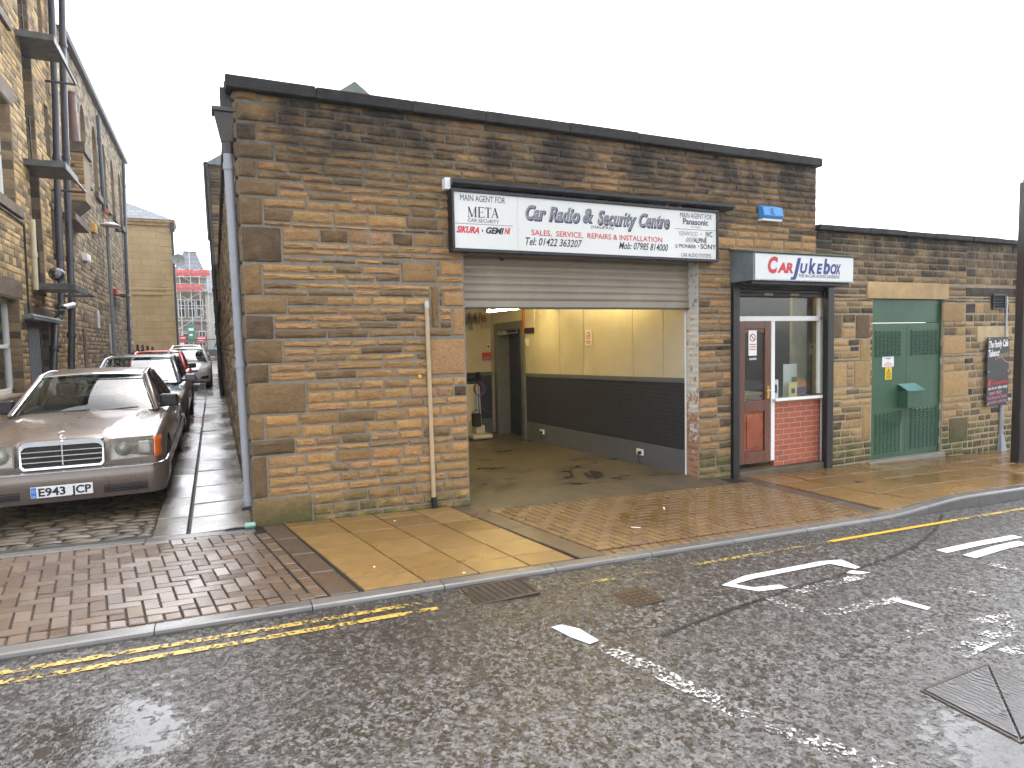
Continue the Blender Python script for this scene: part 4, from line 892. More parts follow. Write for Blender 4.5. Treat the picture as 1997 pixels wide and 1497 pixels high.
dsp = thing('shop_counter', 'pale wooden counter inside the audio shop', 'counter', (6.85, 1.0, -.3))
m_pine = plain('pale pine', (.5, .37, .19), .4, var=.15); mb = MB(); mb.box(-.95, .5, -.25, .25, 1.12, 1.16); mb.build('top', m_pine, dsp, bevel=.004); mb = MB(); mb.box(-.93, .48, -.2, .2, 0, 1.12); mb.build('front_panel', m_cream, dsp)
mb = MB(); mb.box(-.62, -.54, .0, .08, 1.16, 2.5); mb.build('post', m_pine, dsp); mb = MB(); mb.box(-.62, .5, .0, .08, 2.1, 2.2); mb.build('rail', plain('orange rail', (.4, .14, .05), .5), dsp)
tube_light('lit fluorescent tube on the ceiling inside the audio shop', (6.3, 1.4, 2.48), (7.1, 1.4, 2.48))  # unseen tube, added to give the shop its lit interior
o = thing('window_shelf', 'low display shelf inside the shop window', 'shelf', (7.35, .35, .8)); mb = MB(); mb.box(-.45, .8, -.18, .3, -.05, -.01); mb.build('board', m_pine, o); mb = MB(); mb.box(-.43, -.4, -.1, .25, -1.1, -.05); mb.box(.7, .73, -.1, .25, -1.1, -.05); mb.build('support', m_pine, o)
def boxed(name, lab, cat, x, y, w_, d, h, m, face):
    o = thing(name, lab, cat, (x, y, .79)); mb = MB(); mb.box(-w_/2, w_/2, -d/2, d/2, 0, h); mb.build('carton', m, o, bevel=.003)
    for (a, b, c, e, fm) in face: mb = MB(); mb.box(-w_/2+a*w_, -w_/2+b*w_, -d/2-.002, -d/2, c*h, e*h); mb.build('print', fm, o)
    return o
boxed('product_box', 'red and white product carton with a picture of a device in the shop window', 'box', 7.03, .3, .19, .1, .3, m_ink_red, [(.35, 1, 0.02, .98, m_white), (.5, .9, .35, .75, m_ink_black)])
boxed('leaflet_stand', 'small yellow leaflet card in the shop window', 'card', 7.5, .33, .17, .03, .24, plain('pale yellow card', (.6, .55, .22), .5), [(.3, .7, .3, .6, m_ink_black)])
o = thing('disc_stand', 'colourful round disc display in the shop window', 'display', (7.68, .34, .79)); mb = MB(); mb.lathe([(0, -.01), (.12, -.01), (.12, .01), (0, .01)], (0, 0, .16), 'y', 24); mb.build('disc', plain('orange disc', (.6, .25, .06), .3), o); mb = MB(); mb.box(-.08, .1, -.016, -.011, .06, .16); mb.build('print', plain('purple print', (.12, .05, .2), .4), o); mb = MB(); mb.box(-.06, .06, -.03, .03, 0, .03); mb.build('base', m_black, o)
o = thing('white_card', 'tall white card leaning inside the shop window', 'card', (7.72, .5, .79)); mb = MB(); mb.box(-.22, .06, -.004, .004, 0, .5); mb.build('sheet', m_white, o); mb = MB(); mb.box(-.05, .05, -.008, -.004, .2, .3); mb.build('print', m_ink_grey, o)
o = thing('wall_notice', 'small white notice on the pale partition in the shop', 'notice', (8.22, .59, 1.5)); mb = MB(); mb.box(-.06, .06, -.004, .005, -.09, .09); mb.build('sheet', m_white, o); mb = MB(); mb.box(-.04, .04, -.006, -.004, .02, .05); mb.build('print', m_ink_grey, o)
o = thing('poster', 'yellow and grey poster on the back wall behind the transom window', 'poster', (6.9, 3.22, 2.3)); mb = MB(); mb.box(-.7, .6, -.01, .0, -.22, .22); mb.build('sheet', plain('poster paper', (.4, .27, .05), .5, var=.5, scale=3), o); mb = MB(); mb.box(-.6, -.1, -.014, -.01, -.2, .05); mb.box(0, .5, -.014, -.01, -.2, .1); mb.build('print', m_ink_grey, o)

# ------------------------------------------------------------------ low wall to the right
low = thing('substation_building', 'low gritstone building with green doors joined to the garage', 'building', (7.57, 0, 0)); LO = np.array(low.location)
def lp(mbx, name, m, par=None, **k): o = mbx.build(name, m, par or low, **k); o.location = -LO if par is None else o.location; return o
lint = px_rect(1690, 553, 1848, 584); lint = (8.66, 10.62, 2.25, 2.5)
dlint = (11.1, 13.2, 2.3, 2.47); pale = px_rect(1905, 637, 1962, 665); blocks = [px_rect(1838, 590, 1880, 628), px_rect(1838, 656, 1882, 690), px_rect(1838, 726, 1887, 772), px_rect(1850, 815, 1886, 860), px_rect(1620, 612, 1642, 660), px_rect(1668, 612, 1696, 660), px_rect(1676, 660, 1696, 705), px_rect(1620, 710, 1650, 755), px_rect(1665, 705, 1696, 755), px_rect(1680, 790, 1697, 860)]
hl = [GD, lint, dlint, pale]+blocks
mb = MB()
masonry(mb, 7.9, 11.1, -.5, 3.2, flat_front, hl, 41, lambda z: (.085, .115), (.18, .42), .016, (5, 3), .013, .007, lambda u, z: .4 if z > 2.6 else .12)
masonry(mb, 7.575, 7.9, 2.52, 3.2, flat_front, (), 42, lambda z: (.1, .12), (.2, .35), .016, (4, 3), .012, .006, lambda u, z: .4)
masonry(mb, 11.1, 15, -.6, 3.2, flat_front, hl, 43, lambda z: (.11, .14), (.13, .3), .022, (4, 3), .01, .004, lambda u, z: .6 if z > 2.2 else .32)
rr = random.Random(12)
for q in blocks: stone_block(mb, rr, q[0]+.008, q[1]-.008, q[2]+.008, q[3]-.008, flat_front, .018, .005, (6, 5), (rr.choice((.1, .9, .95, .85)), rr.choice((0, .2, .3)), .5), .012)
stone_block(mb, rr, dlint[0], dlint[1], dlint[2]+.01, dlint[3]-.01, flat_front, .014, .003, (14, 3), (.05, .8, .5))
lp(mb, 'stone_facing', m_stone_low, smooth=38)
mb = MB(); wall_core(mb, 7.575, 15, -.7, 3.2, flat_front, [GD, (7.575, 7.88, -1, 2.52)], .3); lp(mb, 'wall', m_mortar_low)
mb = MB(); mb.box(lint[0], lint[1], -.02, .1, lint[2], lint[3]); lp(mb, 'lintel', m_ashlar, bevel=.008)
mb = MB(); mb.box(pale[0], pale[1]+.05, -.015, .1, pale[2], pale[3]); lp(mb, 'pale_block', plain('pale sandstone block', (.46, .34, .18), .75, var=.2, bump=.3), bevel=.006)
mb = MB(); x = 7.55
while x < 15:
    e = min(x+rr.uniform(.7, 1.2), 15); mb.box(x+.003, e-.003, -.09, .33, 3.2, 3.285+rr.uniform(-.006, .006), (rr.random(), rr.uniform(0, .4), 0)); x = e
lp(mb, 'coping', m_coping, bevel=.016)
mb = MB(); mb.box(7.6, 15, .3, 9, 3.0, 3.1); lp(mb, 'roof', m_roof)
mb = MB(); mb.box(8.74, 10.58, -.04, .2, -.36, -.245); lp(mb, 'doorstep', plain('concrete sill', (.22, .2, .16), .7, bump=.4), bevel=.01)
# green doors
gd = thing('green_double_door', 'green painted steel double doors with louvre panels', 'door', (9.67, .06, -.24)); GO = np.array(gd.location)
def gp(mbx, name, m, par=None, **k): o = mbx.build(name, m, par or gd, **k); o.location = -GO if par is None else o.location; return o
m_green = plain('green door paint', (.03, .085, .042), .38, var=.12, scale=2.5, bump=.05)
mb = MB(); mb.box(8.8, 10.54, .05, .08, 1.885, 2.25); gp(mb, 'top_panel', m_green, bevel=.004)
mb = MB()
for a in ((8.8, 8.83, -.24, 1.88), (10.51, 10.54, -.24, 1.88)): mb.box(a[0], a[1], .045, .09, a[2], a[3])
gp(mb, 'frame', m_green)
def louvre(par, x0, x1, z0, z1, cols):
    mb = MB(); n = round((z1-z0)/.041); cw = (x1-x0)/cols
    for i in range(n):
        for j in range(cols):
            a, b, z = x0+j*cw+.008, x0+(j+1)*cw-.008, z0+(i+.5)*(z1-z0)/n
            mb.add([(a, .0495, z-.012), (b, .0495, z-.012), (b, .0495, z+.013), (a, .0495, z+.013), (a+.006, .02, z-.012), (b-.006, .02, z-.012)], [(4, 5, 2, 3), (0, 4, 3), (1, 2, 5), (0, 1, 5, 4)])
    o = gp(mb, 'louvre', m_green); mb = MB(); o.parent = par; o.location = (0, 0, 0); return o
for x0, x1, ls in ((8.833, 9.673, ((8.925, 9.565, 1.36, 1.78), (8.945, 9.59, -.16, .5))), (9.679, 10.507, ((9.77, 10.47, 1.36, 1.78), (9.79, 10.5, -.15, .53)))):
    mb = MB(); mb.box(x0, x1, .05, .085, -.235, 1.878); lf = gp(mb, 'door_leaf', m_green, bevel=.004)
    for q in ls: louvre(lf, *q, 7)
for x in (8.81, 10.53):
    for z in (1.55, 1.25, .5, .2, -.05): mb = MB(); mb.tube([(x, .035, z-.05), (x, .035, z+.05)], .011, 8); gp(mb, 'hinge', m_steel)
o = thing('lock_box', 'green sloping-topped lock cover box across the middle of the green doors', 'box', (9.69, .05, .55)); m_lidgreen = plain('wet lid paint', (.10, .24, .21), .12)
mb = MB(); mb.box(-.2, .2, -.16, 0, 0, .26); mb.build('body', m_green, o, bevel=.006); mb = MB(); mb.hexa([(-.21, -.175, .262), (.21, -.175, .262), (.21, 0, .36), (-.21, 0, .36)], [(-.21, -.175, .27), (.21, -.175, .27), (.21, 0, .37), (-.21, 0, .37)]); mb.build('lid', m_lidgreen, o)
o = thing('white_notice', 'white notice with pink print on the left green door', 'sign', (9.235, .05, 1.28)); mb = MB(); mb.box(-.135, .135, -.006, 0, -.08, .08); mb.build('board', m_white, o)
mb = MB()
for i, (a, b) in enumerate(((-.05, .05), (-.1, .1), (-.09, .09))): mb.box(a, b, -.008, -.006, -.02-.022*i, -.008-.022*i)
mb.build('print', m_ink_pink, o); mb = MB(); mb.box(-.06, .06, -.008, -.006, .045, .06); mb.box(-.01, .01, -.008, -.006, .02, .035); mb.build('print', m_ink_grey, o)
o = thing('hazard_sign', 'yellow electrical danger sign below the white notice', 'sign', (9.25, .05, 1.105)); mb = MB(); mb.box(-.078, .078, -.006, 0, -.105, .088); mb.build('board', plain('hazard yellow', (.72, .5, .01), .35, var=.04), o)
mb = MB(); tri = [(-.055, -.03), (.055, -.03), (0, .072)]; ti = [(-.037, -.02), (.037, -.02), (0, .048)]; mb.add([(u, -.0075, v) for u, v in tri+ti], [(0, 1, 4, 3), (1, 2, 5, 4), (2, 0, 3, 5)]); mb.add([(u, -.0075, v) for u, v in ((.004, .03), (-.014, .002), (-.002, .002), (-.008, -.018), (.014, .01), (.002, .01))], [(0, 1, 2, 5), (5, 2, 3, 4)])
for i in range(2): mb.box(-.055, .055, -.0075, -.006, -.058-.028*i, -.046-.028*i)
mb.build('symbol', m_ink_black, o)
# cafe banner
o = thing('cafe_banner', 'tall black chalkboard style cafe banner on the pale-jointed wall', 'banner', (11.94, -.06, 1.03)); BO = o.location
mb = MB(); mb.box(-.32, .31, -.012, 0, -.59, .59); mb.build('sheet', plain('black banner vinyl', (.02, .019, .018), .35, var=.2), o, bevel=.004)
def BT(s, x0, x1, y0, cap, m, bold, sh): 
    mb = MB(); text_mb(mb, s, x0, x1, y0, cap, lambda u, v: (u, -.0145, v+(u*.05)), bold, sh); mb.build('lettering', m, o)
BT('The Family Cafe', -.29, .27, .42, .12, m_ink_white, .03, .2); BT('Takeout', -.3, .02, .27, .12, m_ink_white, .03, .25); BT('Specials', -.02, .28, .24, .09, m_ink_gold, .01, .3)
mb = MB(); mb.add([(-.1+.4*k/10, -.0145, .19+.05*math.sin(k*.5)+f) for f in (0, .012) for k in range(11)], [(k, k+1, 12+k, 11+k) for k in range(10)]); mb.build('print', m_ink_pink, o)
BT('Homemade Meals', -.19, .28, -.22, .075, m_ink_red, .02, 0); BT('eat in or take away', -.28, .28, -.3, .06, m_ink_white, .012, 0); BT('open daily', -.26, .12, -.385, .07, m_ink_pink, .02, 0); BT('hot food and drinks', -.28, .26, -.465, .06, m_ink_pink, .01, 0); BT('outside catering', -.28, .26, -.54, .06, m_ink_pink, .01, 0)
mb = MB(); mb.box(-.28, -.21, -.0145, -.012, -.245, -.14); mb.build('print', m_ink_red, o)
for x in (-.29, .28):
    for z in (-.56, 0, .56): mb = MB(); mb.lathe([(.014, 0), (.014, -.016), (0, -.016)], (x, -.008, z), 'y', 8); mb.build('eyelet', m_steel, o)
# vent and conduits
o = thing('wall_vent', 'dark louvred air vent high on the low wall', 'vent', (11.97, -.01, 2.22)); mb = MB(); mb.box(-.17, .17, -.01, .01, -.12, .12); mb.build('back_plate', m_dark_in, o)
mb = MB()
for i in range(5): z = -.1+i*.045; mb.hexa([(-.16, -.035, z-.005), (.16, -.035, z-.005), (.16, -.008, z+.015), (-.16, -.008, z+.015)], [(-.16, -.035, z), (.16, -.035, z), (.16, -.008, z+.022), (-.16, -.008, z+.022)])
mb.build('slat', m_pipe_dark, o); mb = MB()
for a in ((-.175, .175, -.13, -.11), (-.175, .175, .11, .13), (-.175, -.16, -.11, .11), (.16, .175, -.11, .11)): mb.box(a[0], a[1], -.04, 0, a[2], a[3])
mb.build('frame', m_pipe_dark, o)
o = thing('electrical_conduit', 'thin grey steel conduit running down beside the banner to a wide foot', 'conduit', (12.2, -.03, -.38))
mb = MB(); mb.tube([(0.02, 0, .95), (.02, 0, 2.7)], .016, 8); mb.build('thin_pipe', m_steel, o); mb = MB(); mb.tube([(.14, 0, .9), (-.05, 0, .9), (-.06, 0, .86), (-.06, 0, .25)], .035, 10); mb.build('wide_pipe', m_pipe_grey, o, smooth=60); mb = MB(); mb.hexa([(-.13, -.06, -.05), (.06, -.06, -.05), (.06, .03, -.05), (-.13, .03, -.05)], [(-.1, -.035, .3), (-.02, -.035, .3), (-.02, .03, .3), (-.1, .03, .3)]); mb.build('foot', m_pipe_grey, o, bevel=.006)
# street lamp column at the right edge
lx, ly = 10.80, -1.0; o = thing('lamp_column', 'tall square brown lamp column with a bent top at the kerb', 'street lamp', (lx, ly, pz(lx, ly)), rz=R(-20))
m_lampbrown = plain('dark brown column paint', (.032, .022, .018), .4, var=.2, scale=3); zt = 3.98-pz(lx, ly)
mb = MB(); mb.hexa([(-.085, -.085, -.1), (.085, -.085, -.1), (.085, .085, -.1), (-.085, .085, -.1)], [(-.07, -.07, zt-.05), (.07, -.07, zt-.05), (.07, .07, zt-.05), (-.07, .07, zt-.05)]); mb.build('column', m_lampbrown, o, bevel=.02)
mb = MB(); mb.tube([(-.0, 0, zt-.1), (.02, 0, zt-.02), (.1, -.0, zt+.02), (1.6, 0, zt+.2)], .075, 8); mb.build('arm', m_lampbrown, o, smooth=50); mb = MB(); mb.box(1.5, 2.1, -.12, .12, zt+.12, zt+.24); mb.build('lantern', m_pipe_grey, o, bevel=.03)
mb = MB(); mb.box(-.09, -.084, -.04, .05, .3, .9); mb.build('access_door', m_lampbrown, o)
# red shop banner just past the column
o = thing('red_sign_board', 'red board with white print partly hidden by the lamp column', 'sign', (12.9, -.06, 2.4)); mb = MB(); mb.box(-.36, .8, -.02, 0, -.3, .42); mb.build('board', plain('bright red board', (.6, .03, .03), .4), o); mb = MB(); mb.box(-.3, -.1, -.024, -.02, -.24, -.1); mb.box(-.05, .5, -.024, -.02, -.24, -.1); mb.build('print', m_ink_white, o)
o = thing('white_notice_board', 'white framed notice low on the wall beyond the lamp column', 'sign', (12.85, -.04, 1.0)); mb = MB(); mb.box(-.25, .4, -.02, 0, -.35, .25); mb.build('board', m_white, o); mb = MB(); mb.box(-.18, .3, -.023, -.02, -.2, .1); mb.build('print', m_ink_grey, o)

# ------------------------------------------------------------------ cars
def eval_mesh(o):
    dg = bpy.context.evaluated_depsgraph_get(); return bpy.data.meshes.new_from_object(o.evaluated_get(dg), depsgraph=dg)
def hull_mesh(st, axles, rw, paint, w0, cabin, hood=None):
    mb = MB(); n = 0; rows = []
    for s in st:
        y, w_, zb, zt, zc, wt = s; zm = zb+(zt-zb)*.5
        half = [(w_*.78, zb), (w_*.955, zb+.05), (w_, zm), (w_*.99, zt-.085), (w_*.968, zt-.022), (wt, zt), (wt*.86, zt+(zc-zt)*.12), (wt*.66, zt+(zc-zt)*.86)]
        ring = [(0, zb)]+half+[(0, zc)]+[(-x, z) for x, z in half[::-1]]; n = len(ring); rows.append([(x, y, z) for x, z in ring])
    v = [p for r in rows for p in r]; f = [(i*n+k, i*n+(k+1) % n, (i+1)*n+(k+1) % n, (i+1)*n+k) for i in range(len(rows)-1) for k in range(n)]
    f += [tuple(range(n))[::-1], tuple((len(rows)-1)*n+k for k in range(n))]
    mb.add(v, f); o = mb.build('hull', [paint, m_dark_in], smooth=180); o.data.materials
    sub = o.modifiers.new('s', 'SUBSURF'); sub.levels = 3
    bm = bmesh.new(); bm.from_mesh(o.data); bmesh.ops.recalc_face_normals(bm, faces=bm.faces); bm.to_mesh(o.data); bm.free()
    me = eval_mesh(o); o.modifiers.clear(); o.data = me
    if hood:                                                  # raised bonnet panel with a crisp crease
        for v in me.vertices:
            if .1 < v.co.y < cabin[0] and v.co.z > .6:
                e = hood[0]+(hood[1]-hood[0])*(v.co.y-.1)/(cabin[0]-.1); q = min(1, max(0, (e-abs(v.co.x))/.05+.5)); v.co.z += hood[2]*q*min(1, (v.co.y-.1)/.1)
    cb = MB(); cb.mi = 1
    for ay in axles:
        for s in (-1, 1): cb.lathe([(0, s*(w0-.30)), (rw+.055, s*(w0-.30)), (rw+.055, s*(w0+.2)), (0, s*(w0+.2))][::s], (0, ay, rw-.005), 'x', 32)
    c = cb.build('cut', [paint, m_dark_in]); bm = bmesh.new(); bm.from_mesh(c.data); bmesh.ops.remove_doubles(bm, verts=bm.verts, dist=1e-5); bmesh.ops.recalc_face_normals(bm, faces=bm.faces); bm.to_mesh(c.data); bm.free()
    b = o.modifiers.new('b', 'BOOLEAN'); b.operation = 'DIFFERENCE'; b.object = c; b.solver = 'EXACT'
    me = eval_mesh(o); bpy.data.objects.remove(o); bpy.data.objects.remove(c)
    for p in me.polygons:
        if cabin[0]+.12 < p.center.y < cabin[1]-.12 and p.normal.z > .8 and abs(p.center.x) < w0*.80: p.material_index = 1
    me.polygons.foreach_set('use_smooth', [True]*len(me.polygons)); me.set_sharp_from_angle(angle=R(42)); return me

def decal(bvh, quad, axis='y', off=.004, nu=10, nv=6, push=(0, 0)):
    """surface patch that follows the body: quad = 4 (a, z) corners, cast along +y (front) or -x (right side)"""
    mb = MB(); q = [np.array(p, float) for p in quad]; last = None; vs = []
    for j in range(nv+1):
        for i in range(nu+1):
            u, v = i/nu, j/nv; p = q[0]*(1-u)*(1-v)+q[1]*u*(1-v)+q[2]*u*v+q[3]*(1-u)*v
            o_, d_ = (Vector((p[0], -2, p[1])), Vector((0, 1, 0))) if axis == 'y' else (Vector((3, p[0], p[1])), Vector((-1, 0, 0)))
            h = bvh.ray_cast(o_, d_)
            if h[0] is not None: last = h[0]+h[1]*off*(1 if h[1].dot(d_) < 0 else -1)
            vs.append(tuple(last) if last is not None else (p[0], 0, p[1]))
    mb.add(vs, [(j*(nu+1)+i, j*(nu+1)+i+1, (j+1)*(nu+1)+i+1, (j+1)*(nu+1)+i) for j in range(nv) for i in range(nu)]); return mb

def car(name, label, loc, P, group='cars parked along the alley', slope=.0155):
    c = thing(name, label, 'car', loc, group); c.rotation_euler = (math.atan(slope), 0, P.get('rz', 0))
    paint = P['paint']; me = hull_mesh(P['st'], P['axles'], P['rw'], paint, P['w'], (P['A'][1], P['D'][1]), P.get('hood'))
    body = bpy.data.objects.new('body', me); C.objects.link(body); body.parent = c
    bm = bmesh.new(); bm.from_mesh(me); bvh = BVHTree.FromBMesh(bm); bm.free(); P['bvh'] = bvh
    A, B, Cc, D = [np.array(P[k], float) for k in 'ABCD']; mir = np.array((-1, 1, 1.0))
    # roof
    cr = P.get('crown', .05)
    mb = MB()
    def rf(u, v):
        x = 2*u-1; p = B*(1-v)+Cc*v; xx = p[0]*(abs(x)**.9)*math.copysign(1, x) if x else 0
        bow = .045*math.sin(math.pi*v)
        return (xx, p[1]+(-.035 if v == 0 else 0)*(1-x*x)-(.05*(1-x*x))*(1-v)+(.05*(1-x*x))*v, p[2]+cr*(1-abs(x)**3.2)+bow)
    mb.grid(rf, 16, 10); mb.build('roof', paint, c, smooth=180, solid=.02)
    # pillars and rails
    def beam(p, q, r, m, nm, n=10): mb = MB(); mb.tube([p, (p+q)/2+np.array((0, 0, .006)), q], r, n); return mb.build(nm, m, c, smooth=180)
    for s in (np.ones(3), mir):
        beam(A*s, (B+(0, 0, .0))*s, P.get('pr', .034), paint, 'pillar'); beam(D*s, Cc*s, P.get('pr2', .05), paint, 'pillar')
        mb = MB(); k = [B*(1-t)*s+Cc*t*s+np.array((0, 0, .045*math.sin(math.pi*t))) for t in np.linspace(0, 1, 9)]; mb.tube(k, .032, 10); mb.build('roof_rail', P.get('trim', paint), c, smooth=180)
        bt = (B*.5+Cc*.5)*s+np.array((0, 0, .04)); bb_ = (A*.5+D*.5)*s; bb_[1] = bt[1]+.03; beam(bb_, bt, .03, m_black, 'pillar')
        g = MB(); i_ = np.array((-.012*s[0], 0, 0)); g.patch(A*s+i_, D*s+i_, Cc*s+i_, B*s+i_, (s[0]*.03, 0, .0), 10, 6); g.build('side_window', m_carglass, c, smooth=180)
    z0 = np.array((0, 0, .0)); g = MB(); g.patch(A*mir, A, B, B*mir, (0, -P.get('wsb', .1), .03), 16, 10); ws = g.build('windscreen', P.get('wglass', m_carglass), c, smooth=180)
    g = MB(); g.patch(D*mir, D, Cc, Cc*mir, (0, .08, .02), 12, 6); g.build('rear_window', m_carglass, c, smooth=180)
    # inside
    zA = A[2]; ym = B[1]
    for s in (-1, 1):
        mb = MB(); mb.box(s*.38-.24, s*.38+.24, ym+.35, ym+.5, zA-.5, zA+.1); mb.build('seat', P.get('seat', m_dark_in), c, bevel=.05)
        mb = MB(); mb.box(s*.38-.13, s*.38+.13, ym+.4, ym+.5, zA+.12, zA+.31); mb.build('headrest', P.get('seat', m_dark_in), c, bevel=.04)
    mb = MB(); mb.box(-.6, .6, D[1]-1.0, D[1]-.8, zA-.3, zA+.09); mb.build('seat', P.get('seat', m_dark_in), c, bevel=.05)
    mb = MB(); mb.box(-A[0]*.92, A[0]*.92, A[1]+.15, A[1]+.5, zA-.2, zA+.015); mb.build('dashboard', m_dark_in, c, bevel=.04)
    mb = MB(); th = [(-.36+.18*math.cos(a), A[1]+.62-.06*math.sin(a), zA+.02+.17*math.sin(a)) for a in np.linspace(0, 2*math.pi, 25)]; mb.tube(th, .014, 8); mb.build('steering_wheel', m_black, c, smooth=180)
    mb = MB(); mb.box(-.1, .1, B[1]+.02, B[1]+.04, B[2]-.1, B[2]-.04); mb.build('rear_mirror', m_black, c, bevel=.01)
    # wheels
    rw = P['rw']
    for ay in P['axles']:
        for s in (-1, 1):
            x = s*(P['w']-.115); mb = MB(); mb.lathe([(rw*.64, -.1), (rw*.9, -.105), (rw, -.08), (rw, .08), (rw*.9, .105), (rw*.64, .1)], (x, ay, rw-.005), 'x', 36); wh = mb.build('wheel', m_rubber, c, smooth=50)
            mb = MB(); mb.lathe([(rw*.64, s*.06), (rw*.6, s*.1), (rw*.5, s*.075), (rw*.2, s*.07), (rw*.15, s*.09), (0, s*.09)], (x, ay, rw-.005), 'x', 36); mb.build('rim', P.get('rim', m_steel), wh, smooth=40)
    # door mirrors
    for s in (-1, 1):
        mx, my, mz = P['mirror']; mw, md, mh_ = P.get('msize', (.2, .09, .13))
        mb = MB(); x0 = s*mx; mb.hexa([(x0, my+.02, mz), (x0+s*mw, my, mz+.005), (x0+s*mw*.97, my+md, mz), (x0, my+md, mz)], [(x0, my+.02, mz+mh_), (x0+s*mw*.96, my, mz+mh_*.96), (x0+s*mw*.96, my+md, mz+mh_), (x0, my+md, mz+mh_)]); mb.build('wing_mirror', P.get('mirm', paint), c, bevel=.022)
        mb = MB(); mb.hexa([(x0-s*.08, my+.03, mz-.03), (x0+s*.04, my+.03, mz-.0), (x0+s*.04, my+.1, mz), (x0-s*.08, my+.1, mz-.03)], [(x0-s*.08, my+.03, mz+.05), (x0+s*.04, my+.03, mz+.03), (x0+s*.04, my+.1, mz+.03), (x0-s*.08, my+.1, mz+.05)]); mb.build('mirror_arm', m_black, c, bevel=.006)
    # wipers
    for x0, x1 in ((-.5, .05), (.0, .55)):
        mb = MB(); p = lambda x, f: tuple(A*(0, 1-f, 1-f)+B*(0, f, f)+np.array((x, -P.get('wsb', .1)*(1-(x/A[0])**2)-.02, .025))); mb.tube([p(x0, .0), p(x1, .05)], .009, 6); mb.build('wiper', m_black, c)
    for nm, quad, ax, m, off in P.get('decals', ()):
        decal(bvh, quad, ax, off).build(nm, m, c, smooth=60)
    # door seams and handles on the right side
    return c
def bumper(c, path, prof, m, nm='bumper'):
    """swept band: path of (x, y) in plan, prof of (out, z)"""
    P_ = [np.array(p, float) for p in path]; nrm = []
    for i in range(len(P_)):
        d = P_[min(i+1, len(P_)-1)]-P_[max(i-1, 0)]; d /= np.linalg.norm(d); nrm.append(np.array((d[1], -d[0])))
    mb = MB(); mb.grid(lambda u, v: (*(P_[round(u*(len(P_)-1))]+nrm[round(u*(len(P_)-1))]*prof[round(v*(len(prof)-1))][0]), prof[round(v*(len(prof)-1))][1]), len(P_)-1, len(prof)-1)
    return mb.build(nm, m, c, smooth=35)
def arc_path(w_, y0, yc, yf, n=7):
    L = [(-w_, y0), (-w_, yc)]; 
    for a in np.linspace(0, math.pi/2, n)[1:]: L.append((-w_+.16*(1-math.cos(a))+.0, yc-(yc-yf*.5)*math.sin(a)))
    L += [(x, yf*.5+yf*.5*(1-(x/(w_-.16))**2)) for x in np.linspace(-w_+.2, w_-.2, 13)]
    return L+[(-x, y) for x, y in L[:n+1][::-1]]

m_paint_brown = paint_mat('metallic brown paint', (.165, .127, .102), .45, .3); m_paint_grey = paint_mat('metallic grey paint', (.13, .14, .155), .5, .28); m_paint_red = paint_mat('red paint', (.55, .015, .02), .0, .3); m_paint_white = paint_mat('white car paint', (.75, .75, .74), 0, .3); m_paint_blue = paint_mat('pale blue paint', (.2, .4, .6), .2, .3)
m_amber = plain('amber lens', (.72, .13, .012), .15, var=.15, scale=40, coat=1); m_reflector = plain('lamp reflector', (.42, .40, .35), .3, .4, var=.3, scale=9); m_plate = plain('white number plate', (.72, .71, .68), .3, var=.04)
ST = [(.10, .80, .34, .70, .715, .78), (.13, .865, .28, .755, .775, .82), (.35, .89, .22, .815, .85, .835), (.85, .905, .2, .86, .905, .85), (1.45, .91, .19, .905, .955, .85), (2.2, .912, .19, .925, .95, .845), (3.3, .91, .19, .93, .95, .845), (4.1, .905, .2, .925, .96, .84), (4.7, .885, .24, .87, .91, .82), (4.95, .86, .3, .80, .83, .79), (5.0, .82, .36, .74, .76, .76)]
mer = car('parked_car', 'old brown saloon with chrome grille and white front number plate', (-1.715, 1.16, .012), dict(paint=m_paint_brown, st=ST, axles=(.92, 3.85), rw=.325, w=.905, A=(.755, 1.50, .93), B=(.585, 2.22, 1.335), C=(.56, 3.35, 1.335), D=(.72, 4.02, .95),
    hood=(.40, .66, .022), crown=.045, mirror=(.77, 1.72, .935), msize=(.21, .1, .165), mirm=m_black, trim=m_chrome, pr=.032))
bh = None
# bumper, grille, lamps
bp = arc_path(.90, .5, .18, -.04)
bumper(mer, bp, [(-.1, .19), (.0, .2), (.018, .26), (.03, .33), (.035, .40), (.03, .46), (.012, .5), (-.02, .51), (-.12, .505)], m_paint_brown)
bumper(mer, bp, [(.012, .492), (.026, .497), (.026, .508), (.008, .514), (-.02, .512)], m_chrome, 'bumper_trim')
for i in range(4):
    bumper(mer, [p for p in bp if abs(p[0]) > .30 and p[1] < .1 and p[0] > 0 and p[0] < .75], [(.024+.0005*i, .25+i*.022), (.031, .254+i*.022), (.031, .262+i*.022), (.024, .266+i*.022)], m_black, 'air_slot')
    bumper(mer, [p for p in bp if abs(p[0]) > .30 and p[1] < .1 and p[0] < 0 and p[0] > -.75], [(.024+.0005*i, .25+i*.022), (.031, .254+i*.022), (.031, .262+i*.022), (.024, .266+i*.022)], m_black, 'air_slot')
bp2 = [(-x, 5.08-y*.9-.05) for x, y in bp]; bumper(mer, bp2[::1], [(-.1, .22), (.0, .23), (.03, .33), (.035, .42), (.01, .5), (-.12, .505)], m_paint_brown)
gw, g0, g1, gy = .365, .525, .80, .045
gr = MB(); gr.box(-gw+.015, gw-.015, gy+.03, gy+.12, g0+.015, g1-.01)
gro = gr.build('grille', plain('dark grille mesh', (.008, .008, .008), .35, .3), mer)
mb = MB(); fr_ = [(-gw+.03, g0), (gw-.03, g0), (gw-.005, g0+.03), (gw, g1-.05), (gw-.03, g1-.005), (gw-.08, g1+.005), (-gw+.08, g1+.005), (-gw+.03, g1-.005), (-gw, g1-.05), (-gw+.005, g0+.03)]
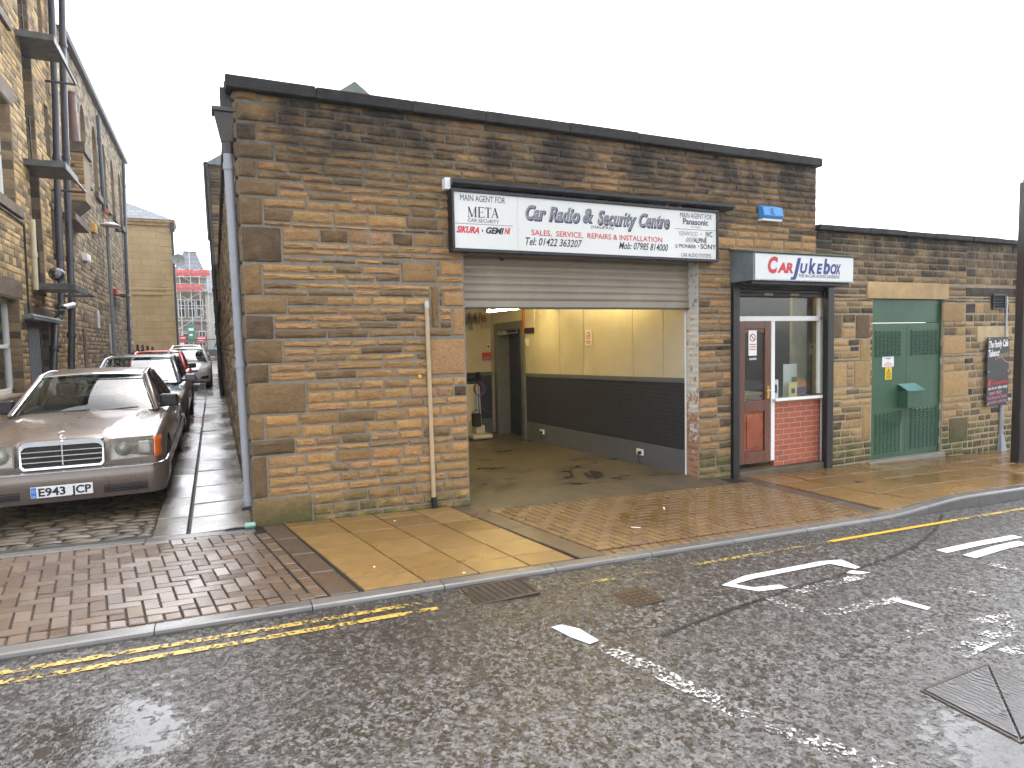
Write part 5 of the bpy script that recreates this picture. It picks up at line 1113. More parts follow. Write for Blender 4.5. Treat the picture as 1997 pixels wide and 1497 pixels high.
inn = [(x*.945, g0+.02+(z-g0)*(g1-g0-.068)/(g1-g0)) for x, z in fr_]; n = len(fr_); yf = lambda z: gy-.02+.10*(z-g0)
mb.add([(x, yf(z)+.02, z) for x, z in fr_]+[(x*.985, yf(z), z) for x, z in fr_]+[(x, yf(z)+.004, z) for x, z in inn]+[(x, yf(z)+.05, z) for x, z in inn]+[(x, yf(z)+.2, z) for x, z in fr_], [(a*n+k, a*n+(k+1) % n, b*n+(k+1) % n, b*n+k) for a, b in ((0, 1), (1, 2), (2, 3), (4, 0)) for k in range(n)])
mb.build('grille_frame', m_chrome, gro, smooth=30)
mb = MB()
for i in range(1, 4): z = g0+.02+i*(g1-g0-.068)/4; mb.box(-gw*.94, gw*.94, yf(z)+.008, yf(z)+.03, z-.0045, z+.0045)
mb.box(-.006, .006, yf(.6)-.002, yf(.8)+.03, g0+.03, g1-.03); mb.build('grille_bar', m_chrome, gro)
mb = MB()
for i in range(30):
    z = g0+.02+i*.0068; mb.box(-gw*.93, gw*.93, yf(z)+.026, yf(z)+.034, z, z+.0024)
mb.build('grille_slat', plain('grille slat', (.07, .062, .055), .35, .6), gro)
mb = MB(); mb.lathe([(0, -.004), (.016, -.002), (.016, .004)], (0, yf(.79)-.006, g1-.012), 'y', 16); mb.build('badge', m_chrome, gro)
mb = MB(); zs = g1+.055; mb.tube([(.036*math.cos(a), .09, zs+.036*math.sin(a)) for a in np.linspace(0, 2*math.pi, 25)], .0032, 6)
for a in (90, 210, 330): mb.tube([(0, .09, zs), (.036*math.cos(R(a)), .09, zs+.036*math.sin(R(a)))], [.004, .0016], 6)
mb.tube([(0, .09, zs-.036), (0, .09, g1)], .005, 6); mb.build('hood_star', m_chrome, mer)
for s in (-1, 1):
    mb = MB(); X0, X1 = .415, .80; f = lambda x, z: (s*x, .045+.06*((x-.4)/.4)**2+.08*(z-.55), z)
    mb.grid(lambda u, v: tuple(np.array(f(X0+(X1-X0)*u, .565+.205*v))+(0, .045*math.sin(math.pi*u)*math.sin(math.pi*v)+.02, 0)), 10, 6); hl = mb.build('headlight', m_reflector, mer, smooth=180)
    mb = MB(); mb.grid(lambda u, v: f(X0+(X1-X0)*u, .565+.205*v), 8, 4); mb.build('lens', m_lens, hl, smooth=180)
    mb = MB(); mb.lathe([(.075, 0), (.06, .03), (.0, .045)], (s*.52, .085, .665), 'y', 20); mb.build('lamp_bowl', m_reflector, hl, smooth=180); mb = MB(); mb.box(s*.715-.06, s*.715+.06, .085, .12, .60, .74); mb.build('lamp_bowl', m_reflector, hl, bevel=.02)
    mb = MB()
    for a in ((X0-.012, X1, .552, .565), (X0-.012, X1, .77, .782), (X0-.014, X0, .565, .77)): mb.hexa([f(a[0], a[2]), f(a[1], a[2]), tuple(np.array(f(a[1], a[2]))+(0, .1, 0)), tuple(np.array(f(a[0], a[2]))+(0, .1, 0))], [f(a[0], a[3]), f(a[1], a[3]), tuple(np.array(f(a[1], a[3]))+(0, .1, 0)), tuple(np.array(f(a[0], a[3]))+(0, .1, 0))])
    mb.build('surround', m_paint_brown, hl)
    mb = MB(); mb.grid(lambda u, v: (s*(.805+.07*math.sin(u*1.4)), .082+.14*(1-math.cos(u*1.5))+.05*(v), .56+.21*v), 8, 4); mb.build('indicator', m_amber, mer, smooth=180, solid=.01)
pl = MB(); pl.box(-.26, .26, -.085, -.078, .262, .374); plo = pl.build('number_plate', m_plate, mer, bevel=.004)
mb = MB(); mb.box(-.256, -.212, -.0865, -.085, .266, .37); mb.build('country_band', plain('plate blue', (.03, .16, .5), .4), plo)
mb = MB(); text_mb(mb, 'GB', -.245, -.222, .275, .016, lambda u, v: (u, -.0875, v), .0); 
for a in np.linspace(0, 6.28, 12, endpoint=False): x, z = -.234+.013*math.cos(a), .335+.013*math.sin(a); mb.box(x-.002, x+.002, -.0875, -.087, z-.002, z+.002)
mb.build('lettering', m_ink_white, plo)
mb = MB(); text_mb(mb, 'E943', -.195, .028, .281, .08, lambda u, v: (u, -.0865, v), .03); text_mb(mb, 'JCP', .075, .245, .281, .08, lambda u, v: (u, -.0865, v), .03); mb.build('lettering', m_ink_black, plo)
# screen and window brightwork, bonnet shut lines
A, B = np.array((.755, 1.50, .93)), np.array((.585, 2.22, 1.335))
for s in (np.ones(3), np.array((-1, 1, 1))): mb = MB(); mb.tube([A*s+(-.03*s[0], -.03, .02), (A+B)/2*s+(-.03*s[0], -.035, .02), B*s+(-.03*s[0], -.03, .02)], .008, 6); mb.build('screen_trim', m_chrome, mer)
mb = MB(); mb.tube([(x*.56, 2.19-.05*(1-x*x)-.03, 1.345+.03*(1-x*x)) for x in np.linspace(-1, 1, 11)], .009, 6); mb.build('screen_trim', m_chrome, mer)
BV = [None]
body = [o for o in mer.children if o.name.startswith('body')][0]; bm = bmesh.new(); bm.from_mesh(body.data); bv = BVHTree.FromBMesh(bm); bm.free()
def seam(pts, par, m=m_black, r=.004):
    L = []
    for x, y in pts:
        h = bv.ray_cast(Vector((x, y, 3)), Vector((0, 0, -1)))
        if h[0]: L.append(np.array(h[0])+(0, 0, .0005))
    mb = MB(); mb.tube(L, r, 5); mb.build('shut_line', m, par)
for s in (-1, 1): seam([(s*x, y) for x, y in ((.80, .14), (.815, .5), (.82, 1.0), (.80, 1.45))], mer)
mb = MB(); mb.box(.905, .918, .5, 4.5, .36, .5); mb.box(-.918, -.905, .5, 4.5, .36, .5); mb.build('side_cladding', m_paint_brown, mer, bevel=.004)
for y in (2.05, 3.2): mb = MB(); mb.box(.91, .935, y, y+.2, .80, .825); mb.build('door_handle', m_chrome, mer, bevel=.005)

def modern_st(L, w_, h0=.62, hood=.93, cowl=1.0, rear=.95):
    return [(.0, w_*.62, .42, h0-.02, h0, w_*.55), (.06, w_*.82, .26, h0+.06, h0+.1, w_*.70), (.28, w_*.95, .2, h0+.15, h0+.2, w_*.80), (.75, w_, .18, hood-.1, hood-.03, w_*.86), (1.2, w_, .17, cowl-.08, cowl, w_*.88), (1.8, w_, .17, cowl-.04, cowl+.02, w_*.89), (L*.62, w_, .18, cowl-.02, cowl+.02, w_*.88), (L-.6, w_*.98, .2, rear, rear+.04, w_*.86), (L-.15, w_*.92, .28, rear-.06, rear, w_*.8), (L, w_*.82, .4, rear-.2, rear-.16, w_*.7)]
def mglass(w_): return dict(A=(w_*.83, 1.05, .98), B=(w_*.68, 1.95, 1.40))
def modern(name, label, loc, paint, L, w_, H, cowl, extra=(), cyc=False, **k):
    P = dict(paint=paint, st=modern_st(L, w_, cowl=cowl, hood=cowl-.05, rear=k.get('rear', .95)), axles=(.85, L-.75), rw=.31, w=w_, A=(w_*.84, 1.02, cowl-.03), B=(w_*.66, k.get('rb', 1.9), H-.07), C=(w_*.64, k.get('rc', L-1.1), H-.09), D=(w_*.78, k.get('rd', L-.5), cowl-.02), crown=.05, mirror=(w_*.93, 1.25, cowl-.02), msize=(.2, .1, .14), pr=.045, pr2=.07, wsb=.13); P.update(k)
    hw = w_
    P['decals'] = [('headlight', [(.46*hw, .64), (.90*hw, .70), (.93*hw, .82), (.50*hw, .71)], 'y', m_reflector, .006), ('headlight', [(-.46*hw, .64), (-.90*hw, .70), (-.93*hw, .82), (-.50*hw, .71)], 'y', m_reflector, .006),
        ('grille', [(-.46*hw, .62), (.46*hw, .62), (.46*hw, .68), (-.46*hw, .68)], 'y', m_black, .005), ('lower_grille', [(-.42*hw, .34), (.42*hw, .34), (.38*hw, .46), (-.38*hw, .46)], 'y', m_black, .005),
        ('fog_lamp', [(.52*hw, .37), (.85*hw, .36), (.85*hw, .49), (.6*hw, .46)], 'y', m_black, .006), ('fog_lamp', [(-.52*hw, .37), (-.85*hw, .36), (-.85*hw, .49), (-.6*hw, .46)], 'y', m_black, .006),
        ('lower_lip', [(-.8*hw, .24), (.8*hw, .24), (.82*hw, .28), (-.82*hw, .28)], 'y', m_black, .006), ('bonnet_badge', [(-.05, .70), (.05, .70), (.05, .75), (-.05, .75)], 'y', m_chrome, .006)]+list(extra)
    return car(name, label, loc, P)
modern('parked_car', 'dark grey car parked right behind the brown saloon', (-1.66, 6.55, .105), m_paint_grey, 4.5, .885, 1.47, .98)
modern('parked_car', 'red hatchback mostly hidden behind the grey car', (-1.72, 12.2, .195), m_paint_red, 3.7, .83, 1.47, 1.0, mirm=m_black)
modern('parked_car', 'white hatchback facing the street at the far end of the row', (-1.22, 18.7, .295), m_paint_white, 3.95, .84, 1.45, 1.0, wglass=m_carglass)
modern('parked_car', 'white car of which only the roof shows behind the white hatchback', (-1.5, 26.0, .41), m_paint_white, 4.2, .86, 1.5, 1.0)

# ------------------------------------------------------------------ alley, left side: tall mill
WX = -3.6; left = lambda u, d, z: (WX+d, u, z)
mill = thing('mill_building', 'tall stained gritstone mill with iron loading platforms on the left of the alley', 'building', (WX, 10, 0)); MO = np.array(mill.location)
def mlp(mbx, name, m, par=None, **k):
    o = mbx.build(name, m, par or mill, **k)
    if par is None: o.location = -MO
    return o
w1 = (6.8, 8.5, .95, 2.72); w2 = (7.1, 8.8, 4.55, 6.45); w3 = (7.1, 8.8, 8.1, 10)
bay0 = (8.95, 10.8, -.3, 2.4); bay = (9.95, 10.8, 2.95, 11.0); sl = [(11.75, 12.2, 3.9, 5.1), (11.75, 12.2, 6.3, 7.5), (11.75, 12.2, 8.9, 10.1)]
lins = [(6.5, 8.75, 2.74, 3.06), (6.8, 9.05, 6.47, 6.8), (6.8, 9.05, 4.33, 4.53), (6.8, 9.05, 7.9, 8.08), (6.5, 8.7, .80, .94), (8.8, 11.0, 2.4, 2.65)]
hm = [w1, w2, w3, bay0, bay]+sl+lins
mb = MB(); masonry(mb, 4.5, 13.9, -.2, 11.3, left, hm, 51, lambda z: (.105, .135), (.18, .42), .014, (4, 2), .011, .006, lambda u, z: .2); mlp(mb, 'stone_facing', m_stone_mill, smooth=38)
mb = MB(); wall_core(mb, 4.5, 13.9, -.4, 11.3, left, [w1, w2, w3, bay0, bay]+sl, .55); mlp(mb, 'wall', m_mortar_dark)
for q in lins: mb = MB(); mb.box(WX-.1, WX+(.07 if q[3]-q[2] < .22 else .015), q[0], q[1], q[2], q[3]); mlp(mb, 'sill' if q[3]-q[2] < .22 else 'lintel', m_ashlar_dark, bevel=.01)
# reveal stones that face the street
for (u, z0, z1) in ((8.5, .95, 2.72), (8.8, 4.55, 6.45), (10.8, .3, 2.4), (10.8, 2.95, 11.0), (12.2, 3.9, 5.1)):
    mb = MB(); masonry(mb, 0, .5, z0, z1, lambda a, d, z, u=u: (WX-a, u-d, z), (), int(u*10+z0), lambda z: (.12, .26), (.25, .5), .012, (3, 2), .006, .003); mlp(mb, 'stone_reveal', m_stone_alley, smooth=38)
for q, nm in ((w1, 'window'), (w2, 'window'), (w3, 'window')):
    mb = MB(); x = WX-.22; y0, y1, z0, z1 = q
    for a in ((y0, y0+.09, z0, z1), (y1-.09, y1, z0, z1), (y0, y1, z0, z0+.1), (y0, y1, z1-.09, z1), (y0, y1, (z0+z1)/2-.035, (z0+z1)/2+.035), ((y0+y1)/2-.02, (y0+y1)/2+.02, z0, z1)): mb.box(x-.04, x+.04, a[0], a[1], a[2], a[3])
    f = mlp(mb, nm, m_white, bevel=.006); mb = MB(); mb.box(x-.01, x, y0, y1, z0, z1); p = mlp(mb, 'pane', m_glass, f); mb = MB(); mb.box(x-.3, x-.28, y0, y1, z0, z1); mlp(mb, 'blind', plain('pale blind', (.4, .4, .38), .8), f)
mb = MB(); mb.box(WX-.5, WX-.47, 9.95, 10.8, 2.95, 11); mlp(mb, 'loading_door', plain('dark loading door', (.05, .045, .04), .6, var=.3))
for q in sl: mb = MB(); mb.box(WX-.3, WX-.28, q[0], q[1], q[2], q[3]); mlp(mb, 'slit_window', m_dark_in)
mb = MB(); mb.box(WX-.45, WX-.42, 8.95, 10.8, -.3, 2.4); mlp(mb, 'ground_door', m_dark_in)
gt = MB()
for a in ((8.97, 10.1, 2.2, 2.25), (8.97, 10.1, .2, .3), (8.97, 9.03, .2, 2.25), (10.04, 10.1, .2, 2.25)): gt.box(WX-.05, WX, a[0], a[1], a[2], a[3])
gto = mlp(gt, 'barred_gate', plain('brown gate paint', (.06, .04, .035), .5)); gt = MB()
for i in range(9): y = 9.08+i*.115; gt.tube([(WX-.03, y, .25), (WX-.03, y, 2.22)], .012, 6)
mlp(gt, 'bar', m_steel, gto)
mb = MB(); mb.box(WX-.1, WX+.2, 8.6, 11.1, 2.36, 2.44); mb.tube([(WX+.16, 8.5, 2.42), (WX+.16, 11.3, 2.42)], .05, 8); mlp(mb, 'door_beam', plain('green grey steel', (.16, .19, .18), .5))
for z, x1 in ((3.12, -2.86), (5.62, -2.9), (8.15, -2.96)):
    mb = MB(); mb.box(WX-.1, x1, 9.55, 10.75, z-.09, z); mb.box(WX, x1+.01, 9.53, 9.56, z-.11, z+.015); mb.box(x1-.03, x1+.02, 9.55, 10.9, z-.13, z+.01); pf = mlp(mb, 'loading_platform', plain('stained steel platform', (.10, .1, .095), .5, .2, var=.4, bump=.2), bevel=.004)
    mb = MB(); mb.tube([(x1-.03, 10.75, z-.05), (x1-.03, 12.1, z-.05), (WX, 12.1, z-.05)], .03, 6); mlp(mb, 'brace', m_pipe_dark, pf)
    mb = MB(); 
    for zz in (.5, 1.0): mb.tube([(WX-.2, 9.98, z+zz), (WX+.02, 9.98, z+zz), (WX+.05, 10.05, z+zz)], .014, 6)
    mb.tube([(WX+.05, 10.05, z), (WX+.05, 10.05, z+1.02)], .016, 6); mlp(mb, 'hand_rail', m_iron, pf)
# eave
mb = MB(); mb.box(WX-.5, WX+.28, 4.5, 14.15, 11.3, 11.42); mb.box(WX+.16, WX+.3, 4.5, 14.15, 11.22, 11.34); mlp(mb, 'gutter', m_pipe_dark, bevel=.02)
mb = MB(); mb.hexa([(WX, 4.5, 11.42), (-9, 4.5, 11.42), (-9, 14.1, 11.42), (WX, 14.1, 11.42)], [(-6, 4.5, 13), (-9, 4.5, 13), (-9, 14.1, 13), (-6, 14.1, 13)]); mlp(mb, 'roof', m_roof)
mb = MB(); mb.box(-9, WX-.5, 13.7, 13.9, -.3, 11.3); mb.box(-9, WX-.5, 4.5, 4.7, -.3, 11.3); mlp(mb, 'wall', m_mortar_dark)
# downpipes on the mill: each a thing
def pipe_run(lab, pts, r, m, X, extra=None, name='downpipe'):
    w3_ = [PX(x, y, X) if len(q) == 2 else None for q in pts for x, y in (q[:2],)]
    o = thing(name, lab, 'pipe', tuple(w3_[-1])); b = np.array(w3_[-1]); mb = MB(); mb.tube([p-b for p in w3_], r, 12); mb.build('pipe', m, o, smooth=50)
    mb = MB(); L = w3_
    for p, q in zip(L, L[1:]):
        n = max(1, int(np.linalg.norm(q-p)/1.8))
        for k in range(n): c = p+(q-p)*(k+.5)/n-b; d = (q-p)/np.linalg.norm(q-p); mb.tube([c-d*.05, c+d*.05], r*1.25, 12)
    mb.build('collar', m, o, smooth=50); return o
pipe_run('thick dark soil pipe at the left of the mill pair, bending near the ground', [(99, -20), (108, 200), (113, 420), (120, 585), (119, 612), (107, 632), (104, 730)], .075, m_pipe_dark, WX+.12)
pipe_run('straight dark rain pipe at the far corner of the mill, right of the soil pipe', [(120, -20), (125, 200), (133, 420), (140, 590), (139, 720)], .08, m_pipe_dark, WX+.16)
pipe_run('thin black cable pipe on the mill wall beside the barred gate', [(-5, 400), (40, 432), (47, 440), (57, 618)], .018, m_iron, WX+.03)
pipe_run('cream plastic pipe below the middle loading platform', [(63, 428), (70, 565)], .05, plain('cream pipe', (.5, .42, .26), .5), WX+.08)
o = thing('pipe_joint', 'silvery wrapped joint between the two mill downpipes', 'joint', tuple(PX(121, 600, WX+.2))); b = np.array(o.location); mb = MB(); mb.tube([(0, 0, 0), PX(142, 594, WX+.2)-b], .07, 10); mb.build('wrap', plain('silver wrap', (.55, .56, .58), .3, .5, bump=.6, bscale=30), o, smooth=60); mb = MB(); mb.tube([(0, 0, -.03), (0, 0, .03)], .09, 10); mb.build('clamp', m_pipe_dark, o)
o = thing('flood_light', 'dark flood light on the lowest loading platform', 'light', tuple(PX(112, 540, -3.0))); mb = MB(); mb.lathe([(.06, 0), (.12, .05), (.13, .25), (.05, .35)], (0, -.2, .05), 'y', 14); mb.build('housing', m_pipe_dark, o, smooth=50); mb = MB(); mb.lathe([(0, -.205), (.1, -.2)], (0, 0, .05), 'y', 14); mb.build('lens', m_lens, o); mb = MB(); mb.tube([(0, .05, -.1), (0, .05, .05)], .02, 6); mb.build('bracket', m_iron, o)

# ------------------------------------------------------------------ hall with arched windows
hall = thing('hall_building', 'grey gritstone hall with a row of arched windows under a dark gutter', 'building', (WX, 20, 0)); HO = np.array(hall.location)
def hp(mbx, name, m, par=None, **k):
    o = mbx.build(name, m, par or hall, **k)
    if par is None: o.location = -HO
    return o
arch = [(c-.42, c+.42, 6.95, 9.2) for c in (17.0, 19.05, 21.1, 23.15, 25.35)]
mb = MB(); masonry(mb, 13.9, 27.3, -.1, 10.1, left, arch+[(23.0, 23.7, .3, 2.4)], 61, lambda z: (.12, .16), (.25, .5), .016, (3, 2), .012, .006, lambda u, z: .35 if z > 5.5 else .12); hp(mb, 'stone_facing', m_stone_hall, smooth=38)
mb = MB(); wall_core(mb, 13.9, 27.3, -.3, 10.1, left, arch, .5); mb.box(-9, WX-.5, 27.1, 27.3, -.3, 10.1); hp(mb, 'wall', m_mortar_dark)
for q in arch:
    c, r_ = (q[0]+q[1])/2, .42; mb = MB()
    for s in (-1, 1):
        pts = [(c+s*r_, q[3]), (c+s*r_, q[3]-r_*1.6)]+[(c+s*r_*math.cos(a), q[3]-r_*1.6+r_*1.6*math.sin(a)) for a in np.linspace(.15, 1.57, 8)]
        mb.prism(pts, lambda u, v, a: (WX+a, u, v), -.5, .012, (.3, .3, .3))
    hp(mb, 'arch_stone', m_stone_hall); mb = MB(); mb.box(WX-.26, WX-.22, q[0], q[1], q[2], q[3]); f = hp(mb, 'arched_window', plain('boarded window', (.38, .27, .14), .6, var=.3, scale=4)); mb = MB(); mb.box(WX-.22, WX-.2, c-.04, c+.04, q[2], q[3]); hp(mb, 'glazing_bar', m_dark_in, f)
    mb = MB(); mb.box(WX-.2, WX+.12, q[0]-.12, q[1]+.12, q[2]-.2, q[2]); hp(mb, 'sill', m_ashlar_dark, bevel=.01)
mb = MB(); mb.box(WX-.3, WX+.16, 13.95, 27.45, 10.1, 10.22); mb.tube([(WX+.12, 13.95, 10.2), (WX+.12, 27.5, 10.2)], .08, 8); hp(mb, 'gutter', plain('slate blue gutter', (.07, .08, .1), .4), bevel=.01)
mb = MB(); mb.hexa([(WX, 13.95, 10.2), (-9, 13.95, 10.2), (-9, 27.3, 10.2), (WX, 27.3, 10.2)], [(-7, 13.95, 12), (-9, 13.95, 12), (-9, 27.3, 12), (-7, 27.3, 12)]); hp(mb, 'roof', m_roof)
# chimney breast with tall pot
def bx_at(Y, x0, x1, yt, yb): a, b = PY(x0, yt, Y), PY(x1, yb, Y); return a[0], b[0], b[2], a[2]
x0, x1, z0, z1 = bx_at(14.2, 134, 168, 295, 392); m_pot = plain('brown clay pot', (.13, .065, .05), .4, var=.35, scale=2)
ch = MB(); masonry(ch, WX-.1, x1, z0, z1, lambda u, d, z: (u, 14.2-d, z), (), 71, lambda z: (.1, .13), (.25, .45), .014, (3, 2), .01, .005); ch.mi = 1; ch.box(WX-.2, x1-.005, 14.21, 15.1, z0, z1, (0, 0, 0)); cho = hp(ch, 'chimney', [m_stone_mill, m_mortar_dark])
mb = MB(); mb.box(WX-.1, x1+.06, 14.12, 15.2, z1, z1+.28); mb2 = MB(); mb2.prism([(x1, z0), (WX, z0-.35), (WX, z0)], lambda u, v, a: (u, a, v), 14.2, 15.1); hp(mb2, 'corbel', m_ashlar_dark, cho).location = (0, 0, 0); hp(mb, 'chimney_cap', m_ashlar_dark, cho, bevel=.012).location = (0, 0, 0)
a, b = PY(132, 268, 14.5), PY(157, 268, 14.5); t_ = PY(140, 180, 14.5); xc = (a[0]+b[0])/2; rr_ = (b[0]-a[0])/2
mb = MB(); mb.lathe([(rr_, z1+.2), (rr_*.72, t_[2]-.5), (rr_*.74, t_[2]-.48), (rr_*.7, t_[2]-.46), (rr_*.72, t_[2]-.06), (rr_*.82, t_[2]-.05), (rr_*.82, t_[2]), (rr_*.6, t_[2]), (rr_*.5, t_[2]-.2)], (xc, 14.5, 0), 'z', 20); hp(mb, 'chimney_pot', m_pot, cho, smooth=40)
# raking coping and stub chimney
mb = MB(); a, b = PX(139, 418, WX+.2), PX(166, 446, WX+.2); mb.hexa([a+(-.2, 0, -.12), a+(.1, 0, -.12), b+(.1, 0, -.12), b+(-.2, 0, -.12)], [a+(-.2, 0, .06), a+(.1, 0, .06), b+(.1, 0, .06), b+(-.2, 0, .06)]); hp(mb, 'raking_coping', m_ashlar_dark, bevel=.01)
x0, x1, z0, z1 = bx_at(20, 185, 207, 420, 460); mb = MB(); mb.box(WX, x1-.04, 20, 20.5, z0, z1); mb.box(WX-.05, x1, 19.95, 20.55, z1, z1+.1); st = hp(mb, 'stub_chimney', m_ashlar, bevel=.01); mb = MB(); mb.lathe([(.11, 0), (.13, .05), (.11, .07), (.13, .12), (.11, .14), (.13, .19), (.1, .2)], ((WX+x1)/2+.02, 20.2, z1+.1), 'z', 14); hp(mb, 'chimney_pot', plain('orange clay', (.5, .12, .05), .6), st)
pipe_run('blue grey rain pipe in the middle of the arched hall', [(191, 225), (197, 320), (203, 412)], .06, plain('blue grey paint', (.05, .065, .09), .4), WX+.1)
pipe_run('blue grey rain pipe at the far corner of the arched hall', [(241, 318), (246, 500), (253, 690)], .065, plain('blue grey paint', (.05, .065, .09), .4), WX+.1)
def wallbit(name, lab, cat, x0, y0, x1, y1, X, d, m, face=None):
    a, b = PX(x0, y0, X), PX(x1, y1, X); o = thing(name, lab, cat, (X, min(a[1], b[1]), min(a[2], b[2]))); w_, h_ = abs(b[1]-a[1]), abs(a[2]-b[2]); w_ = max(w_, .12); mb = MB(); mb.box(-.02, d, 0, w_, 0, h_); mb.build('body', m, o, bevel=.008)
    mb = MB(); mb.box(d, d+.01, w_*.2, w_*.8, h_*.2, h_*.8); mb.build('front_panel', face or m, o); return o
wallbit('alarm_bell', 'yellow alarm box on the hall wall below the stub chimney', 'alarm', 176, 434, 182, 456, WX, .12, plain('ochre plastic', (.6, .36, .05), .5))
wallbit('alarm_bell', 'white alarm box on the hall wall beside the mill pipes', 'alarm', 159, 493, 167, 512, WX, .14, m_white)
wallbit('alarm_bell', 'red alarm box beside a black lamp far along the hall wall', 'alarm', 217, 563, 225, 577, WX, .16, m_ink_red)
wallbit('wall_lamp', 'black angled flood lamp next to the red alarm box', 'lamp', 228, 573, 238, 580, WX+.1, .3, m_black)
wallbit('white_door', 'white door far along the hall wall by the lamp post', 'door', 213, 632, 222, 690, WX+.03, .05, m_white, m_ink_grey)
wallbit('wall_panel', 'long white strip sign on the hall wall', 'sign', 188, 605, 193, 640, WX, .04, m_white)
wallbit('brown_door', 'narrow brown boarded door in the hall wall', 'door', 160, 640, 170, 720, WX, .04, plain('brown boards', (.16, .09, .055), .6))
# alley lamp
lo = thing('alley_lamp', 'slim grey lamp post with flat lantern standing by the hall wall', 'street lamp', (-3.36, 19, az(-3, 19))); zt = 5.93-az(-3, 19)
mb = MB(); mb.tube([(.0, 0, 0), (0, 0, 1.1), (-.0, 0, 1.15), (0, 0, zt)], [.1, .1, .065, .05], 12); mb.build('column', plain('lamp grey', (.17, .18, .185), .4), lo, smooth=40)
mb = MB(); mb.lathe([(.0, .14), (.12, .12), (.3, .03), (.3, 0), (.25, -.03), (0, -.05)], (.1, 0, zt), 'z', 20); mb.build('lantern', plain('pale lantern', (.5, .51, .5), .4), lo, smooth=40); mb = MB(); mb.lathe([(.07, 0), (.09, -.1), (0, -.12)], (.32, 0, zt-.08), 'z', 12); mb.build('sensor', m_iron, lo)

# ------------------------------------------------------------------ far end of the alley
cb = thing('cream_building', 'cream ashlar building with quoins, string course and hipped slate roof', 'building', (-4, 32, .4)); BO2 = np.array(cb.location)
def cpart(mbx, name, m, base, par, **k): o = mbx.build(name, m, par, **k); o.location = -np.array(base); return o
m_ash = plain('cream ashlar', (.54, .40, .2), .7, var=.14, scale=.8); t = NT('coursed ashlar'); br = t.n('ShaderNodeTexBrick'); br.inputs['Scale'].default_value = 1; br.inputs['Brick Width'].default_value = .75; br.inputs['Row Height'].default_value = .36; br.inputs['Mortar Size'].default_value = .012
sx_ = t.n('ShaderNodeSeparateXYZ'); t.l(t.coord(), sx_.inputs[0]); c2 = t.n('ShaderNodeCombineXYZ'); t.l(t.math('ADD', sx_.outputs[0], sx_.outputs[1]), c2.inputs[0]); t.l(sx_.outputs[2], c2.inputs[1]); t.l(c2.outputs[0], br.inputs[0])
br.inputs[1].default_value = (.5, .36, .18, 1); br.inputs[2].default_value = (.56, .42, .22, 1); br.inputs[3].default_value = (.36, .26, .14, 1); n = t.noise(1.1, 5, .6)
t.set(col=t.mix(t.ramp(n, [(.4, 0), (.7, .4)]), br.outputs[0], (.34, .22, .1)), rough=.75, nrm=t.bump(br.outputs[1], -.3, .01)); m_coursed = t.m
mb = MB(); mb.box(-9, -2.08, 32, 33.6, 0, 8.35); cpart(mb, 'wall', m_coursed, BO2, cb)
mb = MB(); z = .4; i = 0
while z < 8.1: mb.box(-2.08-(.55 if i % 2 else .35), -2.05, 31.97, 32.3, z, z+.34); z += .355; i += 1
cpart(mb, 'quoin', m_ash, BO2, cb, bevel=.008)
mb = MB(); mb.box(-9, -2.0, 31.93, 33.6, 4.62, 4.72); mb.box(-9, -2.0, 31.94, 33.6, 4.88, 4.95); mb.box(-9, -2.02, 31.95, 33.6, 1.75, 1.82); cpart(mb, 'string_course', m_ash, BO2, cb)
mb = MB(); mb.box(-9, -1.93, 31.85, 33.7, 8.2, 8.36); mb.box(-9, -1.85, 31.75, 33.8, 8.36, 8.5); cpart(mb, 'cornice', m_ashlar, BO2, cb, bevel=.02)
t = NT('wet slate'); br = t.n('ShaderNodeTexBrick'); br.inputs['Scale'].default_value = 1; br.inputs['Brick Width'].default_value = .35; br.inputs['Row Height'].default_value = .22; br.inputs['Mortar Size'].default_value = .01; t.l(c2.outputs[0], br.inputs[0]) if 0 else None
br.inputs[1].default_value = (.16, .17, .19, 1); br.inputs[2].default_value = (.22, .23, .25, 1); br.inputs[3].default_value = (.08, .08, .09, 1); t.l(t.coord(), br.inputs[0]); t.set(col=br.outputs[0], rough=.65); m_slate = t.m
mb = MB(); mb.add([(-9, 31.7, 8.5), (-1.83, 31.7, 8.5), (-1.83, 34, 8.5), (-9, 34, 8.5), (-4.1, 32.9, 9.5), (-4.1, 33.1, 9.5), (-9, 32.9, 9.5), (-9, 33.1, 9.5)], [(0, 1, 4, 6), (1, 2, 5, 4), (2, 3, 7, 5), (4, 5, 7, 6)]); cpart(mb, 'roof', m_slate, BO2, cb)
for y in (32.5,): 
    for z in (2.2, 5.4): mb = MB(); mb.box(-2.1, -2.03, y, y+.8, z, z+1.7); f = cpart(mb, 'window', m_white, BO2, cb); mb = MB(); mb.box(-2.03, -2.02, y+.08, y+.72, z+.08, z+1.62); cpart(mb, 'pane', m_black, (0, 0, 0), f)
pipe_y = thing('downpipe', 'dark rain pipe at the corner of the cream building', 'pipe', (-2.0, 31.8, .5)); mb = MB(); mb.tube([(.0, 0, 0), (0, 0, 7.6), (.05, 0, 7.9)], .06, 10); mb.build('pipe', m_pipe_dark, pipe_y); mb = MB(); mb.box(-.1, .14, -.1, .1, 7.4, 7.8); mb.build('hopper', m_pipe_dark, pipe_y)
dish = thing('satellite_dish', 'grey satellite dish on the corner of the cream building', 'dish', (-1.9, 31.6, 6.4)); mb = MB(); mb.lathe([(0, .1), (.2, .06), (.32, 0), (.3, -.01), (.2, .045), (0, .085)], (.15, -.2, 0), 'y', 20); mb.build('reflector', plain('dish grey', (.4, .41, .42), .5), dish, smooth=50); mb = MB(); mb.tube([(-.1, .2, 0), (.1, -.05, 0), (.15, -.5, -.1)], .02, 6); mb.build('arm', m_iron, dish)
